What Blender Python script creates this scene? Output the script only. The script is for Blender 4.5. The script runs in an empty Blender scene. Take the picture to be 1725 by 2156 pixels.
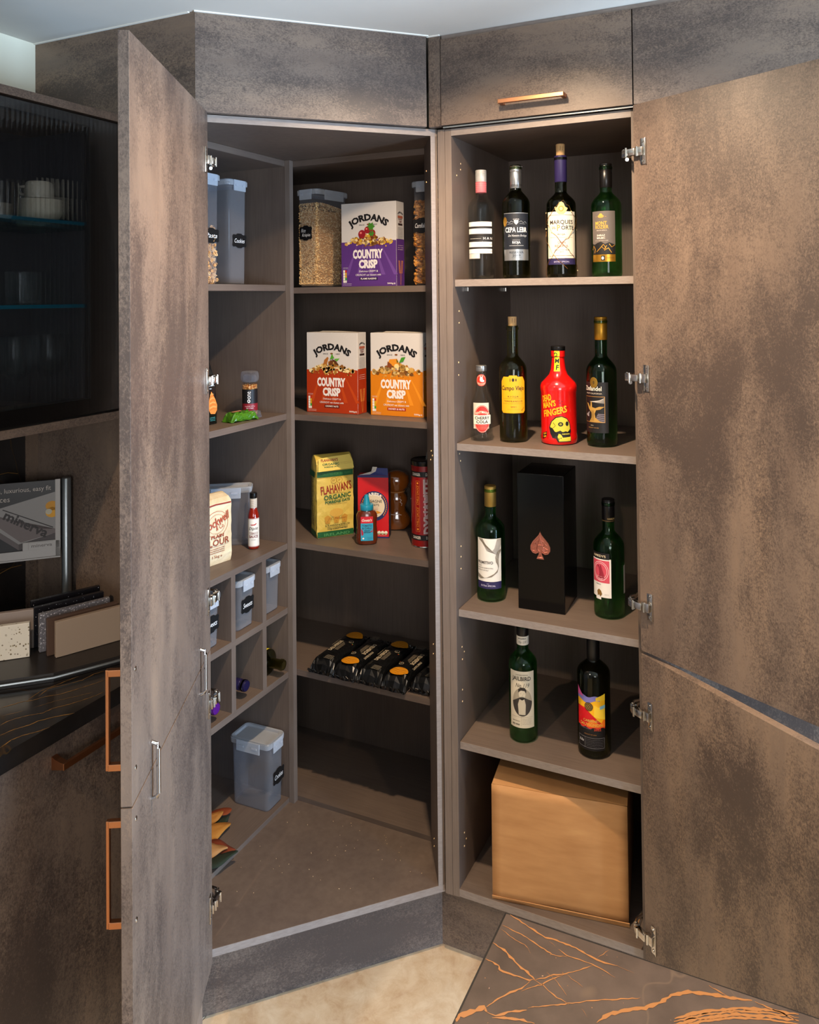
import bpy, bmesh, math, random
from math import sin, cos, pi, radians, atan2, hypot, sqrt
from mathutils import Vector, Matrix
random.seed(7)
sc = bpy.context.scene
COL = sc.collection

# ------------------------------------------------------------------ camera
f_px, cx_px, cy_px = 1647.8, 928.54, 597.7
yaw, pitch, roll = 0.43, 0.0163, -0.0109
r_ = Vector((cos(yaw), sin(yaw), 0)); fw = Vector((-sin(yaw), cos(yaw), 0)); up = Vector((0, 0, 1))
fw2 = fw*cos(pitch)+up*sin(pitch); up2 = up*cos(pitch)-fw*sin(pitch)
r3 = r_*cos(roll)+up2*sin(roll); up3 = up2*cos(roll)-r_*sin(roll)
camd = bpy.data.cameras.new('camera'); cam = bpy.data.objects.new('camera', camd); COL.objects.link(cam)
M = Matrix((r3, up3, -fw2)).transposed().to_4x4(); CAMP = Vector((.8644, -1.8698, 1.7199)); M.translation = CAMP
cam.matrix_world = M
camd.sensor_fit = 'HORIZONTAL'; camd.sensor_width = 36; camd.lens = f_px*36/1725
camd.shift_x = (862.5-cx_px)/1725; camd.shift_y = (cy_px-1078)/1725; camd.clip_start = .02
sc.camera = cam

# ------------------------------------------------------------------ world, lights, exposure
w = bpy.data.worlds.new('world'); sc.world = w; w.use_nodes = True
w.node_tree.nodes['Background'].inputs[0].default_value = (1, .98, .95, 1)
w.node_tree.nodes['Background'].inputs[1].default_value = .32
def spot(name, loc, power, col, ang=140, size=.035, blend=.6):
    l = bpy.data.lights.new(name, 'SPOT'); l.energy = power; l.color = col; l.spot_size = radians(ang); l.spot_blend = blend
    l.shadow_soft_size = size; o = bpy.data.objects.new(name, l); COL.objects.link(o); o.location = loc; return o
def area(name, loc, rot, sx, sy, power, col):
    l = bpy.data.lights.new(name, 'AREA'); l.shape = 'RECTANGLE'; l.size = sx; l.size_y = sy; l.energy = power; l.color = col
    o = bpy.data.objects.new(name, l); COL.objects.link(o); o.location = loc; o.rotation_euler = rot; return o
WARM = (1, .73, .48)
spot('ceiling_spot', (.29, -.49, 2.385), 138, WARM, 158, .022, 1)  # kitchen downlight, placed from where the shadow edges point
spot('ceiling_spot', (1.35, -1.3, 2.385), 30, WARM, 150, .03)  # added fill spot, no lamp seen here; lifts island and lower parts
spot('ceiling_spot', (-.15, -2.1, 2.385), 85, WARM, 150, .03)  # added fill spot, no lamp seen here; brightens left worktop and samples
# window daylight from the open side of the kitchen, right and behind the photographer
area('window_daylight', (3.3, -.75, .85), (0, radians(78), 0), 1.5, 1.3, 340, (.50, .72, 1))
area('window_behind', (2.3, -4.1, 1.55), (radians(86), 0, radians(24)), 1.1, 1.3, 55, (.95, .97, 1))
sc.view_settings.view_transform = 'Standard'; sc.view_settings.look = 'None'
sc.view_settings.exposure = 0.0; sc.view_settings.gamma = 1; sc.view_settings.use_curve_mapping = False
sc.cycles.use_denoising = True; sc.cycles.max_bounces = 14; sc.cycles.transmission_bounces = 14
sc.cycles.transparent_max_bounces = 24; sc.cycles.sample_clamp_indirect = 4

# ------------------------------------------------------------------ helpers
def lin(c):
    return c/12.92 if c <= .04045 else ((c+.055)/1.055)**2.4
def hexc(h):
    h = h.lstrip('#'); return tuple(lin(int(h[i:i+2], 16)/255) for i in (0, 2, 4))
MATS = {}
def pmat(name, col, rough=.5, metal=0, spec=.5, coat=0, trans=0, ior=1.45, alpha=1, emit=None):
    if name in MATS: return MATS[name]
    if isinstance(col, str): col = hexc(col)
    m = bpy.data.materials.new(name); m.use_nodes = True; b = m.node_tree.nodes['Principled BSDF']
    b.inputs['Base Color'].default_value = (*col, 1); b.inputs['Roughness'].default_value = rough
    b.inputs['Metallic'].default_value = metal; b.inputs['Specular IOR Level'].default_value = spec
    b.inputs['Coat Weight'].default_value = coat; b.inputs['Transmission Weight'].default_value = trans
    b.inputs['IOR'].default_value = ior; b.inputs['Alpha'].default_value = alpha
    MATS[name] = m; return m
def ink(h, rough=.5, metal=0):
    return pmat('ink_%s_%g_%g' % (h, rough, metal), h, rough, metal)
def nodes_of(name):
    m = bpy.data.materials.new(name); m.use_nodes = True; nt = m.node_tree
    return m, nt, nt.nodes['Principled BSDF']
def N(nt, t, **kw):
    n = nt.nodes.new(t)
    for k, v in kw.items():
        if k in n.inputs: n.inputs[k].default_value = v
        else: setattr(n, k, v)
    return n
def ramp(nt, fac, stops):
    r = nt.nodes.new('ShaderNodeValToRGB'); nt.links.new(fac, r.inputs[0]); e = r.color_ramp.elements
    while len(e) < len(stops): e.new(.5)
    for i, (p, c) in enumerate(stops):
        e[i].position = p; e[i].color = (*(hexc(c) if isinstance(c, str) else c), 1)
    return r
def mix(nt, a, b, fac, mode='MIX'):
    m = nt.nodes.new('ShaderNodeMix'); m.data_type = 'RGBA'; m.blend_type = mode
    if isinstance(fac, (int, float)): m.inputs[0].default_value = fac
    else: nt.links.new(fac, m.inputs[0])
    for s, i in ((a, 6), (b, 7)):
        if isinstance(s, tuple): m.inputs[i].default_value = (*s, 1)
        else: nt.links.new(s, m.inputs[i])
    return m.outputs[2]
def math_(nt, op, a, c, clamp=False):
    x = nt.nodes.new('ShaderNodeMath'); x.operation = op; x.use_clamp = clamp
    for i, v in enumerate((a, c)):
        if isinstance(v, (int, float)): x.inputs[i].default_value = v
        else: nt.links.new(v, x.inputs[i])
    return x.outputs[0]
def laminate(name, axis, dark='#3d332f', mid='#605147', light='#806c5b', seed=0., amt=1.9):
    """oxidised metal look laminate: brushed rust brown ground, cloudy dark patches broken into fine pits"""
    m, nt, b = nodes_of(name); L = nt.links.new
    tc = N(nt, 'ShaderNodeTexCoord')
    def mapped(sc, loc):
        mp = N(nt, 'ShaderNodeMapping'); L(tc.outputs['Object'], mp.inputs[0]); mp.inputs['Scale'].default_value = sc; mp.inputs['Location'].default_value = loc; return mp.outputs[0]
    def noise(vec, sc, det, ro, di=0.):
        n = N(nt, 'ShaderNodeTexNoise', Scale=sc, Detail=det, Roughness=ro, Distortion=di); L(vec, n.inputs['Vector']); return n.outputs[0]
    soft = {'z': (1, 1, .45), 'x': (.45, 1, 1.1), 'd': (.45, .45, 1.1)}[axis]
    hard = {'z': (1, 1, .10), 'x': (.10, 1, 1), 'd': (.10, .10, 1)}[axis]
    patch = noise(mapped(soft, (seed, seed*.7, seed*1.3)), 3.8, 7., .66, .4)
    patch2 = noise(mapped(soft, (seed+4, seed, seed*.3)), 14., 5., .7, .3)
    streak = noise(mapped(hard, (seed, 2+seed, seed)), 16., 5., .62, .15)
    ground = noise(mapped(hard, (seed+9, seed, 1)), 5., 3., .5)
    pits = noise(mapped({'z': (1, 1, .6), 'x': (.6, 1, 1), 'd': (.6, .6, 1)}[axis], (0, 0, seed)), 330., 3., .75, .5)
    pits2 = noise(tc.outputs['Object'], 120., 4., .7, .8)
    g = math_(nt, 'ADD', math_(nt, 'MULTIPLY', ground, .5), math_(nt, 'MULTIPLY', streak, .5))
    base = ramp(nt, g, [(.36, mid), (.50, '#6f5f53'), (.62, light)])
    cover = math_(nt, 'ADD', math_(nt, 'MULTIPLY', math_(nt, 'SUBTRACT', patch, .5), 2.3*amt), math_(nt, 'MULTIPLY', math_(nt, 'SUBTRACT', patch2, .5), 1.2))
    cover = math_(nt, 'ADD', cover, math_(nt, 'MULTIPLY', math_(nt, 'SUBTRACT', streak, .5), .9))
    pit = math_(nt, 'ADD', math_(nt, 'MULTIPLY', math_(nt, 'SUBTRACT', pits, .5), 2.6), math_(nt, 'MULTIPLY', math_(nt, 'SUBTRACT', pits2, .5), 1.5))
    dk = math_(nt, 'ADD', math_(nt, 'MULTIPLY', math_(nt, 'ADD', cover, pit), 1.15), .42, True)
    c = mix(nt, base.outputs[0], hexc(dark), math_(nt, 'MULTIPLY', dk, .88))
    lt = math_(nt, 'MULTIPLY', math_(nt, 'SUBTRACT', math_(nt, 'SUBTRACT', pit, cover), .55), .9, True)
    c = mix(nt, c, hexc('#a3866c'), math_(nt, 'MULTIPLY', lt, .38))
    L(c, b.inputs['Base Color'])
    b.inputs['Roughness'].default_value = .44; b.inputs['Specular IOR Level'].default_value = .45
    bp = N(nt, 'ShaderNodeBump', Strength=.22, Distance=.0012); L(pits2, bp.inputs['Height']); L(bp.outputs[0], b.inputs['Normal'])
    return m
def carcass(name, axis, c1='#574a43', c2='#675a52', rough=.5):
    m, nt, b = nodes_of(name); L = nt.links.new
    tc = N(nt, 'ShaderNodeTexCoord'); mp = N(nt, 'ShaderNodeMapping'); L(tc.outputs['Object'], mp.inputs[0])
    mp.inputs['Scale'].default_value = {'z': (60, 60, 2.2), 'x': (2.2, 60, 60), 'y': (60, 2.2, 60), 'd': (14, 14, 60)}[axis]
    n1 = N(nt, 'ShaderNodeTexNoise', Scale=4., Detail=4., Roughness=.6); L(mp.outputs[0], n1.inputs['Vector'])
    n2 = N(nt, 'ShaderNodeTexNoise', Scale=5., Detail=3.); L(tc.outputs['Object'], n2.inputs['Vector'])
    a = ramp(nt, n1.outputs[0], [(.3, c1), (.7, c2)])
    c = mix(nt, a.outputs[0], ramp(nt, n2.outputs[0], [(.35, '#52463f'), (.7, '#6f6052')]).outputs[0], .35)
    L(c, b.inputs['Base Color']); b.inputs['Roughness'].default_value = rough
    bp = N(nt, 'ShaderNodeBump', Strength=.1, Distance=.0008); L(n1.outputs[0], bp.inputs['Height']); L(bp.outputs[0], b.inputs['Normal'])
    return m
LAMZ = laminate('laminate_vertical', 'z'); LAMZ2 = laminate('laminate_vertical_b', 'z', seed=3.1)
LAMZ3 = laminate('laminate_vertical_c', 'z', seed=7.7); LAMX = laminate('laminate_horizontal', 'x', seed=1.3)
LAMD = laminate('laminate_diagonal', 'd', seed=5.2)
CARZ = carcass('carcass_upright', 'z'); CARX = carcass('carcass_shelf', 'x'); CARY = carcass('carcass_shelf_side', 'y'); CARD = carcass('carcass_base', 'd')
EDGE = carcass('carcass_edge', 'd', '#857a74', '#978e88', .4); EDGEZ = carcass('carcass_edge_upright', 'z', '#6d6159', '#7d7169', .42)
CHROME = pmat('nickel', '#c9c4bc', .18, 1); CHROMED = pmat('polished_steel', '#d8d8d8', .12, 1)
COPPER = pmat('copper_satin', '#c98d66', .32, 1)
BLACKM = pmat('black_frame', '#0b0b0c', .35)

class MB:
    def __init__(s): s.v = []; s.f = []; s.m = []; s.mats = []; s.smooth = []
    def mi(s, mat):
        if mat is None: return 0
        if mat not in s.mats: s.mats.append(mat)
        return s.mats.index(mat)
    def add(s, vs, fs, mat=None, smooth=False):
        o = len(s.v); s.v += [tuple(p) for p in vs]; k = s.mi(mat)
        for f in fs: s.f.append([o+i for i in f]); s.m.append(k); s.smooth.append(smooth)
        return s
    def box(s, x0, y0, z0, x1, y1, z1, mat=None):
        return s.prism([(x0, y0), (x1, y0), (x1, y1), (x0, y1)], z0, z1, mat)
    def prism(s, pts, z0, z1, mat=None):   # pts counter-clockwise seen from above
        n = len(pts); v = [(x, y, z0) for x, y in pts]+[(x, y, z1) for x, y in pts]
        f = [list(range(n))[::-1], list(range(n, 2*n))]+[[i, (i+1) % n, n+(i+1) % n, n+i] for i in range(n)]
        return s.add(v, f, mat)
    def rbox(s, x0, y0, z0, x1, y1, z1, b=.0015, mat=None, seg=2):
        bm = bmesh.new(); bmesh.ops.create_cube(bm, size=1)
        for v in bm.verts: v.co = Vector((x0+(v.co.x+.5)*(x1-x0), y0+(v.co.y+.5)*(y1-y0), z0+(v.co.z+.5)*(z1-z0)))
        bmesh.ops.bevel(bm, geom=bm.edges[:], offset=b, segments=seg, affect='EDGES', profile=.5)
        return s.bm(bm, mat)
    def bm(s, bm, mat=None, smooth=False):
        bm.verts.ensure_lookup_table(); bm.verts.index_update()
        s.add([v.co[:] for v in bm.verts], [[v.index for v in f.verts] for f in bm.faces], mat, smooth); bm.free(); return s
    def lathe(s, prof, n=40, mat=None, c=(0, 0, 0), axis='z', smooth=True, closed=False):
        vs = []; fs = []; P = len(prof)
        for r, z in prof:
            for i in range(n):
                a = 2*pi*i/n; x, y = r*cos(a), r*sin(a)
                p = {'z': (x, y, z), 'y': (x, z, -y), 'x': (z, x, y)}[axis]
                vs.append((c[0]+p[0], c[1]+p[1], c[2]+p[2]))
        for j in range(P-1):
            for i in range(n):
                fs.append([j*n+i, j*n+(i+1) % n, (j+1)*n+(i+1) % n, (j+1)*n+i])
        if prof[0][0] > 1e-5 and not closed: fs.append(list(range(n))[::-1])
        if prof[-1][0] > 1e-5 and not closed: fs.append([(P-1)*n+i for i in range(n)])
        if closed:
            for i in range(n): fs.append([(P-1)*n+i, (P-1)*n+(i+1) % n, (i+1) % n, i])
        return s.add(vs, fs, mat, smooth)
    def loft(s, rings, mat=None, smooth=True, caps=True):
        n = len(rings[0]); vs = [p for r in rings for p in r]; fs = []
        for j in range(len(rings)-1):
            for i in range(n): fs.append([j*n+i, j*n+(i+1) % n, (j+1)*n+(i+1) % n, (j+1)*n+i])
        if caps: fs.append(list(range(n))[::-1]); fs.append([(len(rings)-1)*n+i for i in range(n)])
        return s.add(vs, fs, mat, smooth)
    def tube(s, pts, r, n=8, mat=None, closed=False):
        pts = [Vector(p) for p in pts]; rings = []; m = len(pts)
        t0 = None; up_ = Vector((0, 0, 1))
        for i, p in enumerate(pts):
            t = (pts[(i+1) % m if closed else min(i+1, m-1)]-pts[(i-1) % m if closed else max(i-1, 0)]).normalized()
            u = t.cross(up_)
            if u.length < .1: u = t.cross(Vector((1, 0, 0)))
            u.normalize(); v = t.cross(u)
            rr = r[i] if isinstance(r, (list, tuple)) else r
            rings.append([tuple(p+u*(rr*cos(2*pi*k/n))+v*(rr*sin(2*pi*k/n))) for k in range(n)])
        if closed: rings.append(rings[0])
        return s.loft(rings, mat, True, not closed)
    def bar(s, a, b, w, h, mat=None):   # square bar between two points
        return s.tube([a, b], [w*.7071]*2, 4, mat)
    def obj(s, name, mat=None, parent=None, loc=(0, 0, 0), rot=(0, 0, 0), fix=False):
        me = bpy.data.meshes.new(name); me.from_pydata(s.v, [], s.f)
        ms = s.mats if s.mats else [mat]
        for m_ in ms: me.materials.append(m_)
        if len(ms) > 1: me.polygons.foreach_set('material_index', s.m)
        me.polygons.foreach_set('use_smooth', s.smooth); me.update()
        if fix:
            b = bmesh.new(); b.from_mesh(me); bmesh.ops.recalc_face_normals(b, faces=b.faces[:]); b.to_mesh(me); b.free()
        if any(s.smooth):
            try: me.set_sharp_from_angle(angle=radians(42))
            except Exception: pass
        o = bpy.data.objects.new(name, me); COL.objects.link(o); o.location = loc; o.rotation_euler = rot
        if parent is not None: o.parent = parent
        return o
def tag(o, label=None, cat=None, group=None, kind=None):
    for k, v in (('label', label), ('category', cat), ('group', group), ('kind', kind)):
        if v: o[k] = v
    return o
def thing(name, label, cat, loc=(0, 0, 0), rotz=0, group=None):
    o = bpy.data.objects.new(name, None); o.empty_display_size = .05; COL.objects.link(o)
    o.location = loc; o.rotation_euler = (0, 0, rotz); return tag(o, label, cat, group)
def face_cam(x, y, twist=0):    # rotation that turns local -Y to the photographer, plus a twist
    return atan2(CAMP.x-x, -(CAMP.y-y))+radians(twist)
def boxpart(name, mat, parent, x0, y0, z0, x1, y1, z1):
    p = parent.location if parent else Vector((0, 0, 0))
    return MB().box(x0-p.x, y0-p.y, z0-p.z, x1-p.x, y1-p.y, z1-p.z).obj(name, mat, parent)

# ------------------------------------------------------------------ room
def stru(o): o['kind'] = 'structure'; return o
m, nt, b = nodes_of('travertine_floor'); L = nt.links.new
tc = N(nt, 'ShaderNodeTexCoord'); n1 = N(nt, 'ShaderNodeTexNoise', Scale=5., Detail=7., Roughness=.62, Distortion=.8); L(tc.outputs['Object'], n1.inputs['Vector'])
n2 = N(nt, 'ShaderNodeTexNoise', Scale=24., Detail=5., Roughness=.7, Distortion=.5); L(tc.outputs['Object'], n2.inputs['Vector'])
a = ramp(nt, n1.outputs[0], [(.32, '#a08060'), (.48, '#bda788'), (.6, '#c9b99f'), (.75, '#b49571')])
c = mix(nt, a.outputs[0], ramp(nt, n2.outputs[0], [(.35, '#9a7b58'), (.6, '#cdbfa8')]).outputs[0], .3)
L(c, b.inputs['Base Color']); b.inputs['Roughness'].default_value = .35
FLOORM = m
FX0, FX1, FY0, FY1 = -.985, 3.6, -4.2, .50
fl = stru(MB().box(FX0, FY0, -.03, FX1, FY1, -.003).obj('floor', pmat('grout', '#9c8a74', .8)))
for ix in range(6):
    for iy in range(7):     # large floor tiles, joints hidden below frame but real
        x0 = -1.66+ix*1.2; y0 = -1.1+(iy-3)*1.2
        x1 = min(x0+1.1985, FX1); y1 = min(y0+1.1985, FY1)
        if x0 >= FX1 or y0 >= FY1 or y1 <= FY0: continue
        MB().rbox(max(x0, FX0), max(y0, FY0), -.006, x1, y1, 0, .0012).obj('tile', FLOORM, fl)
m, nt, b = nodes_of('ceiling_paint'); L = nt.links.new
tc = N(nt, 'ShaderNodeTexCoord'); n1 = N(nt, 'ShaderNodeTexNoise', Scale=3., Detail=4.); L(tc.outputs['Object'], n1.inputs['Vector'])
L(ramp(nt, n1.outputs[0], [(.3, '#cdc8bf'), (.7, '#d6d1c8')]).outputs[0], b.inputs['Base Color']); b.inputs['Roughness'].default_value = .75
bp_ = N(nt, 'ShaderNodeBump', Strength=.15, Distance=.01); L(n1.outputs[0], bp_.inputs['Height']); L(bp_.outputs[0], b.inputs['Normal'])
stru(MB().box(FX0, FY0, 2.4, FX1, FY1, 2.43).obj('ceiling', m))
WALLM = pmat('wall_paint', '#e3dfc9', .7)
stru(MB().box(-.985, FY0, 0, -.965, .50, 2.4).obj('wall_left', WALLM))
stru(MB().box(-.965, .48, 0, FX1, .50, 2.4).obj('wall_back', WALLM))
CAULK = pmat('caulk', '#e9e8e0', .6)

# ------------------------------------------------------------------ corner pantry cupboard
DX, DY = cos(.7743), sin(.7743); NX, NY = DY, -DX     # along the diagonal front, and out of it
def fr(t, o=0): return (-DX*t+NX*o, -DY*t+NY*o)
ZT, ZB, TH = 2.161, .175, .018
pantry = thing('corner_cupboard', 'open dark corner pantry cupboard with angled front and shelves on two sides', 'cupboard', (-.3, .1, 0))
def pp(name, mat, *a): return boxpart(name, mat, pantry, *a)
def ppr(name, mat, pts, z0, z1):
    return MB().prism([(x+.3, y-.1) for x, y in pts], z0, z1).obj(name, mat, pantry)
W = .5823
def quad(t0, o0, t1, o1):  # ccw rectangle in the diagonal frame
    return [fr(t1, o1), fr(t0, o1), fr(t0, o0), fr(t1, o0)]
base_poly = [fr(W), fr(0), (-.02, .129), (-.551, .129), (-.551, .1110), (-.569, .1110), (-.569, -.42)]
ppr('base_panel', CARD, [fr(W, -.0006), fr(0, -.0006), (-.0, .129), (-.569, .129), (-.569, -.4213)], ZB, ZB+TH)
ppr('top_panel', CARD, [fr(W, -.0006), fr(0, -.0006), (-.0, .129), (-.569, .129), (-.569, -.4213)], ZT-TH, ZT)
# light edging on the angled front: two rails and the right stile
for nm, z0 in (('edge_strip', ZB), ('edge_strip', ZT-TH)):
    ppr(nm, EDGE, quad(0, -.0005, W, .0007), z0, z0+TH)
ppr('side_panel', CARZ, [(0, -.0012), (-.0865, .1365), (-.100, .1285), (-.0129, -.0131)], ZB+TH, ZT-TH)
ppr('edge_strip', EDGE, quad(0, -.0006, TH, .0007), ZB+TH, ZT-TH)
pp('side_panel', LAMZ2, -.965, -.441, 0, -.4330, -.4225, 2.161)
pp('bulkhead_panel', LAMX, -.965, -.441, 2.1612, -.4215, -.4225, 2.4)
pp('side_panel', CARZ, -.965, -.4222, ZB+TH, -.43, -.41, ZT-TH)
pp('filler_strip', LAMZ, -.965, -.478, .926, -.958, -.4412, 1.4375)
# fascia above, plinth below
ppr('fascia', LAMD, quad(.0349, .0027, .6098, .0207), 2.1622, 2.398)
pp('fascia', LAMZ3, -.0093, -.0285, 2.1622, .0237, -.010, 2.398)
ppr('plinth', LAMD, [fr(.6096, -.0495), (-.0278, .0417), fr(.0092, -.0675), fr(.6096, -.0675)], 0, ZB-.001)
pp('plinth', LAMD, -.965, -.409, 0, -.472, -.391, ZB-.001)
# wings: shelf units standing on the left wall and on the back wall
YB, XB = .455, -.945
pp('back_panel', CARZ, XB, YB, ZB, .026, YB+.008, ZT-TH)
pp('back_panel', CARZ, XB-.008, -.41, ZB, XB, .111, ZT-TH)
pp('divider_panel', CARZ, XB, .1115, .183, -.5685, .1288, ZT-TH)
pp('edge_strip', EDGEZ, -.5680, .1110, .183, -.5505, .1290, ZT-TH-.0003)
pp('side_panel', CARZ, -.0105, .150, .183, .0075, YB, ZT-TH)
pp('top_rail', CARX, -.5500, .1288, ZT-2*TH-.0005, -.0108, YB, ZT-TH-.0005)
pp('top_rail', CARX, XB, .1290, ZT-2*TH-.0005, -.5503, YB, ZT-TH-.0005)
pp('top_rail', CARY, XB, -.41, ZT-2*TH-.0005, -.5685, .1112, ZT-TH-.0005)
for z in (1.7525, 1.3644, .9749, .5887, .2065):
    MB().prism([(x+.3, y-.1) for x, y in ((XB, .1294), (-.5503, .1294), (-.5503, .1292), (-.0108, .1292), (-.0108, YB), (XB, YB))], z-TH, z).obj('shelf', CARX, pantry)
for z in (1.7605, 1.3674, .9738, .5850, .2065):
    pp('shelf', CARY, XB, -.41, z-TH, -.5687, .1112, z)
pp('shelf', CARY, XB, -.41, .779-TH, -.5690, .1112, .779)
for y0 in (-.1480, -.0110):
    for z0, z1 in ((.585, .779-TH), (.779, .9738-TH)):
        pp('divider_panel', CARZ, XB, y0, z0, -.5693, y0+.018, z1)
# pale drilled holes and chips
def dots(name, parent, pts, r, axis, mat):
    p = parent.location; b = MB()
    for x, y, z in pts:
        b.lathe([(r, -.0006), (r*.6, .0006)], 7, None, (x-p.x, y-p.y, z-p.z), axis)
    o = b.obj(name, mat, parent); o['kind'] = 'stuff'; return o
CHIP = pmat('raw_chipboard', '#d9b98a', .8)

# ------------------------------------------------------------------ tall bottle cupboard to the right
X1, X2, YR = .0445, .5087, -.0075
tall = thing('tall_cupboard', 'open tall dark cupboard holding the wine bottles', 'cupboard', (.27, .2, 0))
def tp(name, mat, *a): return boxpart(name, mat, tall, *a)
tp('filler_post', EDGEZ, .0055, -.0075, ZB+.002, .0255, .10, ZT-.003)
tp('side_panel', EDGEZ, .0265, YR, .178, X1, YR+.001, 2.157)
tp('side_panel', CARZ, .0265, YR+.001, .178, X1, .455, 2.157)
tp('side_panel', CARZ, X2, YR, .178, .5267, .455, 2.157)
tp('back_panel', CARZ, X1, .437, .178, X2, .445, 2.157)
tp('top_panel', CARX, X1, YR+.001, 2.139, X2, .437, 2.157); tp('edge_strip', EDGE, X1, YR-.0002, 2.139, X2, YR+.001, 2.157)
tp('base_panel', CARX, X1, YR+.001, .1802, X2, .437, .1982); tp('edge_strip', EDGE, X1, YR-.0002, .1802, X2, YR+.001, .1982)
SH = [1.7639, 1.3372, .9078, .5674]
for z in SH:
    s_ = tp('shelf', CARX, X1+.001, .006, z-TH, X2-.001, .436, z)
    tp('edge_strip', EDGE, X1+.001, .005, z-TH, X2-.001, .006, z)
tp('plinth', LAMX, -.030, .042, 0, 1.2, .060, .1745)
tp('light_rail', CHROME, .027, -.020, 2.1585, .527, -.004, 2.1615)
FLAP = tp('flap_door', LAMX, .0258, -.0275, 2.164, .5165, -.0095, 2.3885)
tp('scribe_strip', EDGE, .0258, -.022, 2.3895, 1.2, -.004, 2.3995)
tp('cabinet_box', BLACKM, .0265, .004, 2.165, .5267, .44, 2.385)
hb = MB()
hp = FLAP
def dhandle(b, x0, x1, z, y0, proj, t=.008, w=.011):
    b.rbox(x0, y0-proj, z-w/2, x1, y0-proj+t, z+w/2, .0012)
    for xa in (x0, x1-.010): b.rbox(xa, y0-proj+t*.5, z-w/2+.0005, xa+.010, y0, z+w/2-.0005, .0008)
dhandle(hb, .192-.27, .360-.27, 2.2015, -.0275-.2, .030)
hb.obj('handle', COPPER, FLAP)
dots('peg_hole', tall, [(X1+.0003, y, z) for y, z in ((.053, 2.075), (.052, 2.059), (.026, 2.04), (.032, 1.681), (.031, 1.65), (.025, 1.546), (.024, 1.513), (.024, 1.307), (.03, 1.287), (.027, 1.064), (.026, 1.037), (.025, 1.006), (.026, .802), (.041, .784), (.028, .769), (.026, .691), (.025, .661), (.028, .32), (.04, .297), (.027, .286))], .0028, 'x', CHIP)
dots('peg_hole', pantry, [(-.013+a*-.104+.0008, -.013+a*.136+.0008, z) for a, z in ((.35, 2.06), (.35, 2.03), (.2, 1.31), (.12, 1.30), (.25, 1.285), (.2, .80), (.2, .775), (.3, .28), (.3, .26))], .0024, 'x', CHIP)
for z in (1.739, 1.311, .882, .541):   # nickel shelf supports under the left ends
    for y in (.076, .373):
        MB().rbox(X1-.27, y-.2-.004, z-.006, X1-.27+.010, y-.2+.004, z+.0065, .001).obj('shelf_pin', CHROME, tall)

# ------------------------------------------------------------------ doors
def hinge(z, s):
    """clip hinge in door space; s=+1 inner face looks along +y, -1 along -y; arm reaches over the hinge edge to the carcass"""
    b = MB(); y = lambda v: v*s
    def bx(x0, y0, z0, x1, y1, z1, r=.0006): b.rbox(x0, min(y(y0), y(y1)), z+z0, x1, max(y(y0), y(y1)), z+z1, r)
    bx(.020, .0, -.030, .034, .0022, .030)
    bx(.034, .0, -.030, .036, .0045, .030)
    for q in (-.023, .023):
        b.lathe([(.0001, .0042*s), (.0028, .0040*s), (.0036, .002*s)], 10, None, (.027, 0, z+q), 'y')
    bx(.012, .002, -.010, .031, .011, .010)
    bx(-.018, .005, -.008, .014, .017, .008, .0015)
    bx(-.026, .003, -.0095, -.014, .012, .0095, .002)
    b.lathe([(.0026, -.011), (.0026, .011)], 10, None, (-.008, y(.018), z), 'z')
    b.lathe([(.0026, -.011), (.0026, .011)], 10, None, (.018, y(.012), z), 'z')
    b.tube([(-.016, y(.004), z-.013), (-.030, y(-.008), z-.010), (-.038, y(-.024), z-.004), (-.040, y(-.042), z)], .0045, 8)
    b.tube([(-.022, y(.008), z+.008), (-.032, y(-.006), z+.006), (-.036, y(-.026), z+.002)], .003, 8)
    return b
def d_pull(door, x, z0, z1, y0, s):   # copper pull on the outer face (y0), projecting along s
    b = MB(); P = .034*s
    def bx(xa, ya, za, xb, yb, zb): b.rbox(xa, min(ya, yb), za, xb, max(ya, yb), zb, .001)
    bx(x-.004, y0+P-.006*s, z0, x+.004, y0+P, z1)
    bx(x-.005, y0, z0, x+.005, y0+P-.004*s, z0+.011); bx(x-.005, y0, z1-.011, x+.005, y0+P-.004*s, z1)
    o = b.obj('handle', COPPER, door); tag(o, 'copper pull handle')
def screw(door, x, z, s):
    MB().lathe([(.0001, .0016*s), (.003, .0013*s), (.0042, .0002*s)], 12, None, (x, 0, z), 'y').obj('screw', CHROMED, door)
def mkdoor(parent, hx, hy, ang, wd, z0, z1, inner, mat):
    """inner=+1: inner face at y=0 looks along +y and the slab lies at y<0"""
    p = parent.location; y0, y1 = (-.0185, 0) if inner > 0 else (0, .0185)
    o = MB().rbox(0, y0, z0, wd, y1, z1, .0007).obj('door', mat, parent, (hx-p.x, hy-p.y, 0), (0, 0, radians(ang)))
    return o
dl1 = mkdoor(pantry, -.407, -.417, -61.23, .5715, .8995, 2.1645, 1, LAMZ)
dl2 = mkdoor(pantry, -.407, -.417, -61.23, .5715, .172, .8965, 1, LAMZ)
for z in (2.046, 1.530, 1.020): hinge(z, 1).obj('hinge', CHROME, dl1)
for z in (.784, .318): hinge(z, 1).obj('hinge', CHROME, dl2)
d_pull(dl1, .538, .941, 1.107, -.0185, -1); d_pull(dl2, .538, .683, .859, -.0185, -1)
for z in (1.113, .952): screw(dl1, .553, z, 1)
for z in (.869, .705): screw(dl2, .553, z, 1)
for s_ in (.104, .466):       # polished straps that tie the two leaves together
    b = MB(); b.tube([(s_, .0005, .846), (s_, .009, .849), (s_, .012, .856), (s_, .012, .934), (s_, .009, .941), (s_, .0005, .944)], .0036, 10)
    b.obj('joining_bar', CHROMED, dl1)
dr1 = mkdoor(tall, .5213, -.0470, -27.8, .497, .908, 2.1575, -1, LAMZ2)
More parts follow.
